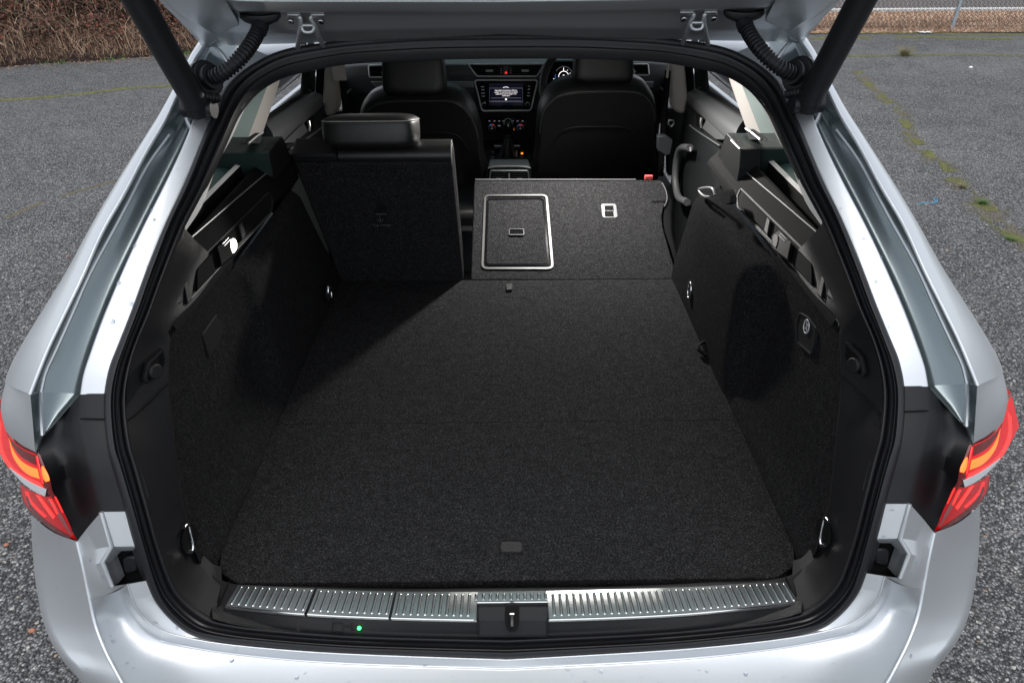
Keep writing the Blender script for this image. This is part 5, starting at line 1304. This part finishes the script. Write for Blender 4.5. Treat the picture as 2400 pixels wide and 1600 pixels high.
def rnd_mat(name, stops, rough=.8, trans=False):
    "colour picked at random for every separate leaf, stone or blade of a mass"
    m = D.materials.new(name); m.use_nodes = True; n = m.node_tree.nodes; l = m.node_tree.links; b = n['Principled BSDF']
    g_ = n.new('ShaderNodeNewGeometry'); r = n.new('ShaderNodeValToRGB'); r.color_ramp.interpolation = 'CONSTANT'
    while len(r.color_ramp.elements) < len(stops): r.color_ramp.elements.new(.5)
    for e, (p, c) in zip(r.color_ramp.elements, stops): e.position = p; e.color = (*c, 1)
    l.new(g_.outputs['Random Per Island'], r.inputs[0]); l.new(r.outputs[0], b.inputs['Base Color']); b.inputs['Roughness'].default_value = rough
    return m
M['asphalt'] = ground_mat('worn_asphalt', (.085,.085,.087), (.36,.36,.36), cell=125, fleck=.7, patch=(.90,1.08))
M['farroad'] = ground_mat('pinkish_road', (.15,.13,.125), (.22,.195,.185), cell=60, fleck=.2, patch=(.95,1.05), bump=.2, wet=False)
M['soil'] = ground_mat('brown_soil', (.05,.035,.025), (.16,.11,.075), cell=40, fleck=.2, bump=.8, wet=False)
M['concrete'] = mat('pale_concrete', (.48,.47,.45), rough=.85, noise_amt=.25, nscale=30, bump=.3, bscale=60)
M['moss'] = rnd_mat('moss', [(0,(.060,.070,.018)),(.35,(.095,.108,.024)),(.65,(.14,.14,.035)),(.85,(.08,.06,.03))])
M['drymoss'] = rnd_mat('dry_moss', [(0,(.07,.062,.035)),(.3,(.115,.09,.06)),(.6,(.085,.088,.038)),(.8,(.14,.115,.09))])
M['gravel'] = rnd_mat('brown_gravel', [(0,(.20,.11,.06)),(.2,(.30,.17,.10)),(.4,(.38,.25,.16)),(.6,(.16,.09,.06)),(.75,(.45,.34,.25)),(.9,(.10,.06,.04))])
M['chips'] = rnd_mat('loose_stone_chips', [(0,(.09,.09,.09)),(.3,(.05,.05,.052)),(.5,(.14,.14,.14)),(.7,(.22,.215,.21)),(.86,(.36,.35,.33)),(.95,(.28,.19,.12))], rough=.6)
M['bramble'] = rnd_mat('bramble_leaves', [(0,(.085,.035,.022)),(.22,(.055,.022,.016)),(.42,(.12,.050,.030)),(.58,(.045,.045,.020)),(.70,(.15,.075,.045)),(.82,(.16,.035,.020)),(.90,(.035,.018,.013))])
M['deadgrass'] = rnd_mat('dead_grass', [(0,(.30,.19,.12)),(.3,(.38,.26,.17)),(.55,(.22,.13,.085)),(.75,(.45,.33,.23)),(.9,(.16,.09,.06))])
M['grass'] = rnd_mat('tuft_blades', [(0,(.13,.15,.05)),(.3,(.20,.17,.08)),(.5,(.30,.23,.13)),(.7,(.10,.13,.035)),(.85,(.25,.16,.10))])
M['green'] = rnd_mat('green_weeds', [(0,(.06,.12,.02)),(.4,(.09,.16,.03)),(.7,(.05,.09,.02))])
M['bank'] = ground_mat('dark_earth', (.018,.010,.008), (.06,.03,.02), cell=25, fleck=0, bump=1, wet=False)
def sheet(name, pts, z, m, kind='structure'):
    me = D.meshes.new(name); me.from_pydata([(x, y, z) for x, y in pts], [], [tuple(range(len(pts)))]); me.materials.append(m)
    return tag(link(D.objects.new(name, me)), kind=kind)
sheet('ground', [(-150,-150),(150,-150),(150,150),(-150,150)], 0, M['asphalt'])
rnd = random.Random(11)
# right hand side: gravel verge, kerb, further road
yA = at(2160,79,Z=0).y; yB = at(2170,29,Z=0).y
sheet('verge', [(1.2,yA),(60,yA-.2),(60,yB),(1.2,yB)], .006, M['soil'])
kb = box('kerb', (1.2,yB,-.05), (60,yB+.14,.05), M['concrete'], None, bevel=.01); kb['kind'] = 'structure'
sheet('road', [(1.2,yB+.14),(90,yB+.14),(90,yB+60),(1.2,yB+60)], .005, M['farroad'])
def chips_mesh(name, pts, m, label=None, cat=None):
    V = []; F = []
    for x, y, z, r in pts:
        b = len(V); a0 = rnd.random()*6.3; e = rnd.uniform(.55,1)
        for k in range(5):
            a = a0+k*1.2566; q = r*rnd.uniform(.7,1.15); V.append((x+math.cos(a)*q, y+math.sin(a)*q*e, z+r*rnd.uniform(-.05,.25)))
        V.append((x+r*rnd.uniform(-.2,.2), y+r*rnd.uniform(-.2,.2), z+r*rnd.uniform(.45,.75)))
        for k in range(5): F.append((b+k, b+(k+1) % 5, b+5))
    me = D.meshes.new(name); me.from_pydata(V, [], F); me.materials.append(m)
    o = link(D.objects.new(name, me)); tag(o, label, cat, kind='stuff'); return o
pts = []
for _ in range(26000):
    x = rnd.uniform(3.2, 11); y = rnd.uniform(yA+.05, yB-.02); pts.append((x, y, .006, rnd.uniform(.012,.030)))
chips_mesh('gravel', pts, M['gravel'], 'brown gravel strip between the mossy asphalt edge and the kerb', 'gravel')
def blades(name, items, m, label=None, cat=None, kind=None, parent=None, group=None):
    "items: (x, y, z, height, width, lean_x, lean_y)"
    V = []; F = []
    for x, y, z, h, w_, lx, ly in items:
        b = len(V); a = rnd.random()*6.28; dx, dy = math.cos(a)*w_, math.sin(a)*w_
        for t in (0,.5,1):
            k = 1-.8*t; cx = x+lx*t*t; cy = y+ly*t*t; cz = z+h*t*(1-.15*t)
            V += [(cx-dx*k, cy-dy*k, cz), (cx+dx*k, cy+dy*k, cz)]
        F += [(b, b+1, b+3, b+2), (b+2, b+3, b+5, b+4)]
    me = D.meshes.new(name); me.from_pydata(V, [], F); me.materials.append(m)
    o = link(D.objects.new(name, me), parent); tag(o, label, cat, group, kind); return o
def tuft_items(cx, cy, rad, h, n, z=0):
    out = []
    for _ in range(n):
        a = rnd.random()*6.28; r = rad*math.sqrt(rnd.random())*.45; k = rnd.uniform(.5,1)
        k *= 1-.65*(r/(rad*.45))**2
        out.append((cx+math.cos(a)*r*.7, cy+math.sin(a)*r*.7, z, h*k, rnd.uniform(.0012,.0024), math.cos(a)*rad*rnd.uniform(.3,1.1), math.sin(a)*rad*rnd.uniform(.3,1.1)))
    return out
items = []
for _ in range(9000):
    x = rnd.uniform(3.4, 11); y = rnd.uniform(yA, yA+1.1)+.0
    dens = noise.noise(Vector((x*1.1, y*1.5, 3)))
    if dens < -.05 and rnd.random() < .8: continue
    a = rnd.random()*6.28; L = rnd.uniform(.05,.22)
    items.append((x, y, .0, rnd.uniform(.04,.17), rnd.uniform(.0018,.004), math.cos(a)*L, math.sin(a)*L))
blades('dead_grass', items, M['deadgrass'], 'tangle of dead stems lying over the gravel along the wire fence', 'dead grass', 'stuff')
# wire fence
fb = at(2229,72,Z=0); ft = at(2250,0,Y=fb.y+.02)
FE = empty('wire_fence', (0,0,0)); tag(FE, 'chain-link wire fence with grey steel post standing in the gravel verge', 'fence')
yF = fb.y
M['wire'] = mat('dull_grey_wire', (.05,.055,.06), rough=.5, metal=.6)
M['post'] = mat('galvanised_post', (.30,.34,.37), rough=.5, metal=.5, noise_amt=.2, nscale=40)
px = fb.x
for k in range(-1, 3):
    x = px+k*2.9
    if x < 2: continue
    tube('post', [Vector((x-.0,yF,-.05)), Vector((x+.03,yF+.03,1.5))], .028, M['post'], FE, seg=10, n=1)
V = []; F = []; pit = .062; xs0, xs1 = 2.2, 12.4; nn = int((xs1-xs0)/pit)
def seg_(a, b, r=.0026):
    bi = len(V); d = (b-a).normalized(); u = d.cross(Vector((0,1,0))).normalized()*r; v = Vector((0,r,0))
    for p in (a, b): V.extend([p+u, p+v-u*.5, p-v-u*.5])
    for k in range(3): F.append((bi+k, bi+(k+1) % 3, bi+3+(k+1) % 3, bi+3+k))
for i in range(nn):
    x = xs0+i*pit
    for j in range(20):
        z = .04+j*pit; s = 1 if (j % 2) else -1; off = -s*pit*.5
        a = Vector((x+off*.98, yF+.012*s, z)); b = Vector((x-off*.98, yF-.012*s, z+pit))
        seg_(a, b)
        a2 = Vector((x+pit*.5+off*.98*-1, yF-.006*s, z)); b2 = Vector((x+pit*.5-off*.98*-1, yF+.006*s, z+pit))
        seg_(a2, b2)
me = D.meshes.new('wire_mesh'); me.from_pydata([tuple(v) for v in V], [], F); me.materials.append(M['wire']); link(D.objects.new('wire_mesh', me), FE)
for z in (.06, .70, 1.28): tube('line_wire', [Vector((xs0,yF,z)), Vector((xs1,yF,z))], .0025, M['wire'], FE, seg=6, n=1)
# left hand side: bramble bank
q0 = at(0,158,Z=0); q1 = at(448,126,Z=0); dr = (q1-q0).normalized(); pr = Vector((-dr.y, dr.x, 0))
def bk_(u, v): # u along the edge, v up the bank
    z = (.62*v if v < 1.2 else .744+.30*(1-math.exp(-(v-1.2)*.9)))*(1 if v < 4 else max(0, 1-(v-4)*.8))+.18*noise.noise(Vector((u*.8, v*.9, 0)))*min(1, v*2)+.10*noise.noise(Vector((u*2.4, v*2.4, 5)))*min(1, v*2)
    return q0+dr*u+pr*(v+.13*noise.noise(Vector((u*1.6, 3.3, 0)))*max(0, 1-v))+Vector((0,0,max(z, -.03)))
V = []; F = []; nu, nv = 70, 24
for i in range(nu+1):
    for j in range(nv+1): V.append(bk_(-3.6+i*.2, j*.22))
for i in range(nu):
    for j in range(nv): F.append((i*(nv+1)+j, i*(nv+1)+j+1, (i+1)*(nv+1)+j+1, (i+1)*(nv+1)+j))
o = mesh_obj('bank', V, F, M['bank'], None, 60); o['kind'] = 'structure'
V = []; F = []
for _ in range(95000):
    u = rnd.uniform(-3.2, 10.2); v = .18+abs(rnd.gauss(0, 1.5))
    if v > 5: continue
    if v < .4 and rnd.random() < .5: continue
    if noise.noise(Vector((u*2.3, v*2.6, 2))) < -.08 and rnd.random() < .8: continue
    p = bk_(u, v)+Vector((rnd.uniform(-.03,.03), rnd.uniform(-.03,.03), rnd.random()**1.5*.20+.06*noise.noise(Vector((u*3, v*3, 9)))))
    a = Vector((rnd.uniform(-1,1), rnd.uniform(-1,1), rnd.uniform(-.4,.9))).normalized(); b_ = a.cross(Vector((rnd.uniform(-1,1), rnd.uniform(-1,1), rnd.uniform(-1,1)))).normalized()
    L = rnd.uniform(.016,.036); W_ = L*rnd.uniform(.45,.7); b = len(V)
    nrm_ = a.cross(b_)*L*.25
    V += [p-a*L, p+b_*W_+nrm_, p+a*L, p-b_*W_+nrm_]; F += [(b, b+1, b+2), (b, b+2, b+3)]
me = D.meshes.new('bramble_leaves'); me.from_pydata([tuple(v) for v in V], [], F); me.materials.append(M['bramble'])
BR = link(D.objects.new('bramble_thicket', me)); tag(BR, 'reddish brown bramble thicket covering the bank beyond the asphalt', 'brambles', kind='stuff')
items = []; 
for _ in range(10000):
    u = rnd.uniform(-3.2, 10.2); v = abs(rnd.gauss(.2, 1.3))
    p = bk_(u, v); a = rnd.random()*6.28; L = rnd.uniform(.05,.35)
    items.append((p.x, p.y, p.z+.05, rnd.uniform(.05,.30), rnd.uniform(.0016,.004), math.cos(a)*L, math.sin(a)*L))
for _ in range(13000):
    u = rnd.uniform(-3.2, 10.2); v = rnd.uniform(.02,.55)
    p = bk_(u, v); a = rnd.random()*6.28; L = rnd.uniform(.02,.20)
    items.append((p.x, p.y, p.z, rnd.uniform(.03,.14), rnd.uniform(.0016,.004), math.cos(a)*L, math.sin(a)*L))
blades('dead_stems', items, M['deadgrass'], 'pale dead stems and leaf litter along the foot of the bramble bank', 'dead grass', 'stuff')
items = []
for _ in range(2500):
    u = rnd.uniform(-3.2, 10.2); 
    if noise.noise(Vector((u*1.7, 0, 1))) < -.1: continue
    p = bk_(u, rnd.uniform(-.10,.06)); items.append((p.x, p.y, 0, rnd.uniform(.015,.05), rnd.uniform(.004,.009), rnd.uniform(-.04,.04), rnd.uniform(-.04,.04)))
blades('weeds', items, M['green'], 'small green weeds along the foot of the bramble bank', 'weeds', 'stuff')
V = []; F = []
for _ in range(1500):
    u = rnd.uniform(-3.2, 10.2); v = -abs(rnd.gauss(0, .16))+.08
    p = bk_(u, max(v, 0)); p = Vector((p.x, p.y, 0))+pr*min(v, 0); a = rnd.random()*6.28; L = rnd.uniform(.010,.022); b = len(V)
    c, s_ = math.cos(a)*L, math.sin(a)*L
    V += [(p.x-c, p.y-s_, .004), (p.x-s_*.5, p.y+c*.5, .010), (p.x+c, p.y+s_, .006), (p.x+s_*.5, p.y-c*.5, .012)]; F.append((b, b+1, b+2, b+3))
me = D.meshes.new('leaf_litter'); me.from_pydata(V, [], F); me.materials.append(M['deadgrass'])
tag(link(D.objects.new('leaf_litter', me)), 'fallen brown leaves scattered on the asphalt edge below the brambles', 'leaf litter', kind='stuff')
# moss in the joints of the asphalt
def moss(path, width, n, m, label, rad=(.006,.016), thr=-.25, fs=2.2):
    P = cr(path, 8); pts = []
    L = [0]
    for a, b in zip(P, P[1:]): L.append(L[-1]+(b-a).length)
    tries = 0
    while len(pts) < n and tries < n*6:
        tries += 1
        d = rnd.random()*L[-1]; j = next(i for i in range(len(L)-1) if L[i+1] >= d)
        t = (d-L[j])/max(1e-6, L[j+1]-L[j]); c = P[j]+(P[j+1]-P[j])*t; s = (P[j+1]-P[j]).normalized()
        off = rnd.gauss(0, .5)*width*(.55+.9*abs(noise.noise(Vector((d*1.3, 7, 0)))))
        q = c+Vector((-s.y, s.x, 0))*off+Vector((0,0,0))+Vector((-s.y, s.x, 0))*noise.noise(Vector((d*.9, 2, 0)))*width*1.2
        if noise.noise(Vector((q.x*fs, q.y*fs, 4))) < thr: continue
        pts.append((q.x, q.y, 0, rnd.uniform(*rad)))
    return chips_mesh('moss', pts, m, label, 'moss')
G = lambda *c: [at(x, y, Z=0) for x, y in c]
moss(G((-60,238),(0,235),(100,229),(170,223),(300,208),(400,203)), .036, 13000, M['moss'], 'line of green moss in the asphalt joint nearer the bramble bank', thr=-.6, fs=5)
moss(G((-40,532),(0,517),(90,478),(170,452),(270,424)), .022, 1500, M['drymoss'], 'faint mossy crack left of the car, the nearer of the two', rad=(.003,.008), thr=-.15, fs=5)
moss(G((1900,79),(2100,79),(2460,83)), .07, 6000, M['moss'], 'thin moss fringe where the asphalt meets the gravel verge', thr=-.9)
moss(G((1900,92),(2000,89),(2200,90),(2460,92)), .09, 7000, M['moss'], 'bright moss band just in front of the gravel verge', thr=-.1)
moss(G((1960,133),(2080,131),(2200,130),(2460,132)), .05, 4500, M['moss'], 'straight moss line running past the large grass tuft', thr=-.6)
trail = G((2010,165),(2045,205),(2085,250),(2110,275),(2140,310),(2170,345),(2200,382),(2240,425),(2290,465),(2330,505),(2360,540),(2400,590))
moss(trail, .065, 6500, M['moss'], 'broken diagonal trail of green moss on the asphalt right of the car', rad=(.003,.009), thr=.08, fs=5.5)
moss(trail, .12, 9000, M['drymoss'], 'brown soil and dry moss along the diagonal crack right of the car', rad=(.0025,.006), thr=-.05, fs=6)
for k, (x, y, r, h, n, lab) in enumerate(((2119,131,.12,.17,330,'largest grass tuft, brown tipped, growing on the straight moss line'),
        (2256,440,.05,.05,90,'thin pale grass tuft on the diagonal crack above the greener one'),
        (2301,478,.055,.05,170,'green grass tuft on the diagonal crack beside the blue string'),
        (2368,562,.05,.03,110,'low green tuft at the right edge of the photo by the diagonal crack'))):
    p = at(x, y, Z=0)
    blades('grass_tuft', tuft_items(p.x, p.y, r, h, n), M['grass'] if k < 2 else M['green'], lab, 'grass tuft', group='grass tufts in the asphalt')
# loose chips on the asphalt near the car
pts = []
for _ in range(26000):
    sgn = rnd.choice((-1, 1)); x = sgn*rnd.uniform(.75, 3.4); y = .35+abs(rnd.gauss(0, 1.6))
    pts.append((x, y, -.001, rnd.uniform(.0022,.0075)*(1.25 if rnd.random() < .06 else .85)))
chips_mesh('stone_chips', pts, M['chips'], 'loose stone chips scattered over the worn asphalt', 'stone chips')
# odds and ends
M['string'] = mat('blue_string', (.05,.30,.48), rough=.6); M['litter'] = mat('white_plastic_scrap', (.75,.75,.74), rough=.5); M['brick'] = mat('orange_stone', (.36,.15,.09), rough=.8, noise_amt=.3, nscale=80)
sp_ = [at(x, y, Z=.004) for x, y in ((2150,480),(2158,476),(2172,475),(2184,476),(2192,474),(2197,469),(2192,465),(2188,466),(2192,471),(2198,474))]
o = tube('blue_string', sp_, .0022, M['string'], None, seg=6, n=5); tag(o, 'short piece of light blue string lying on the asphalt', 'string')
lt = at(2167,77,Z=.01)
V = []; F = []
for i in range(9):
    for j in range(4): V.append(lt+Vector(((i-4)*.022, (j-1.5)*.03+.01*math.sin(i), .012+.018*noise.noise(Vector((i*.9, j*.9, 2))))))
for i in range(8):
    for j in range(3): F.append((i*4+j, i*4+j+1, i*4+5+j, i*4+4+j))
o = mesh_obj('plastic_scrap', V, F, M['litter'], None, 60); tag(o, 'crumpled white plastic scrap lying on the moss in front of the fence', 'litter'); o.modifiers.new('t', 'SOLIDIFY').thickness = .003
def pebble(px, py, r, m, lab, cat='stone'):
    c = at(px, py, Z=r*.3); V = []; F = []
    for j in range(7):
        b = -math.pi/2+math.pi*j/6
        for i in range(10):
            a = 2*math.pi*i/10; d = Vector((math.cos(a)*math.cos(b), math.sin(a)*math.cos(b)*.8, math.sin(b)*.55)); d *= 1+.25*noise.noise(d*2+c)
            V.append(c+d*r)
    for j in range(6):
        for i in range(10): F.append((j*10+i, j*10+(i+1) % 10, (j+1)*10+(i+1) % 10, (j+1)*10+i))
    o = mesh_obj('pebble', V, F, m, None, 60); tag(o, lab, cat)
pebble(75,1477,.0095,M['brick'],'rust orange stone on the asphalt by the left bumper corner')
pebble(2275,158,.022,M['litter'],'white stone lying alone on the asphalt below the large grass tuft')
pebble(159,600,.007,M['brick'],'small tan stone on the asphalt beside the left rear pillar')
pebble(15,1276,.008,M['brick'],'orange and white stone at the left edge below the tail lamp')
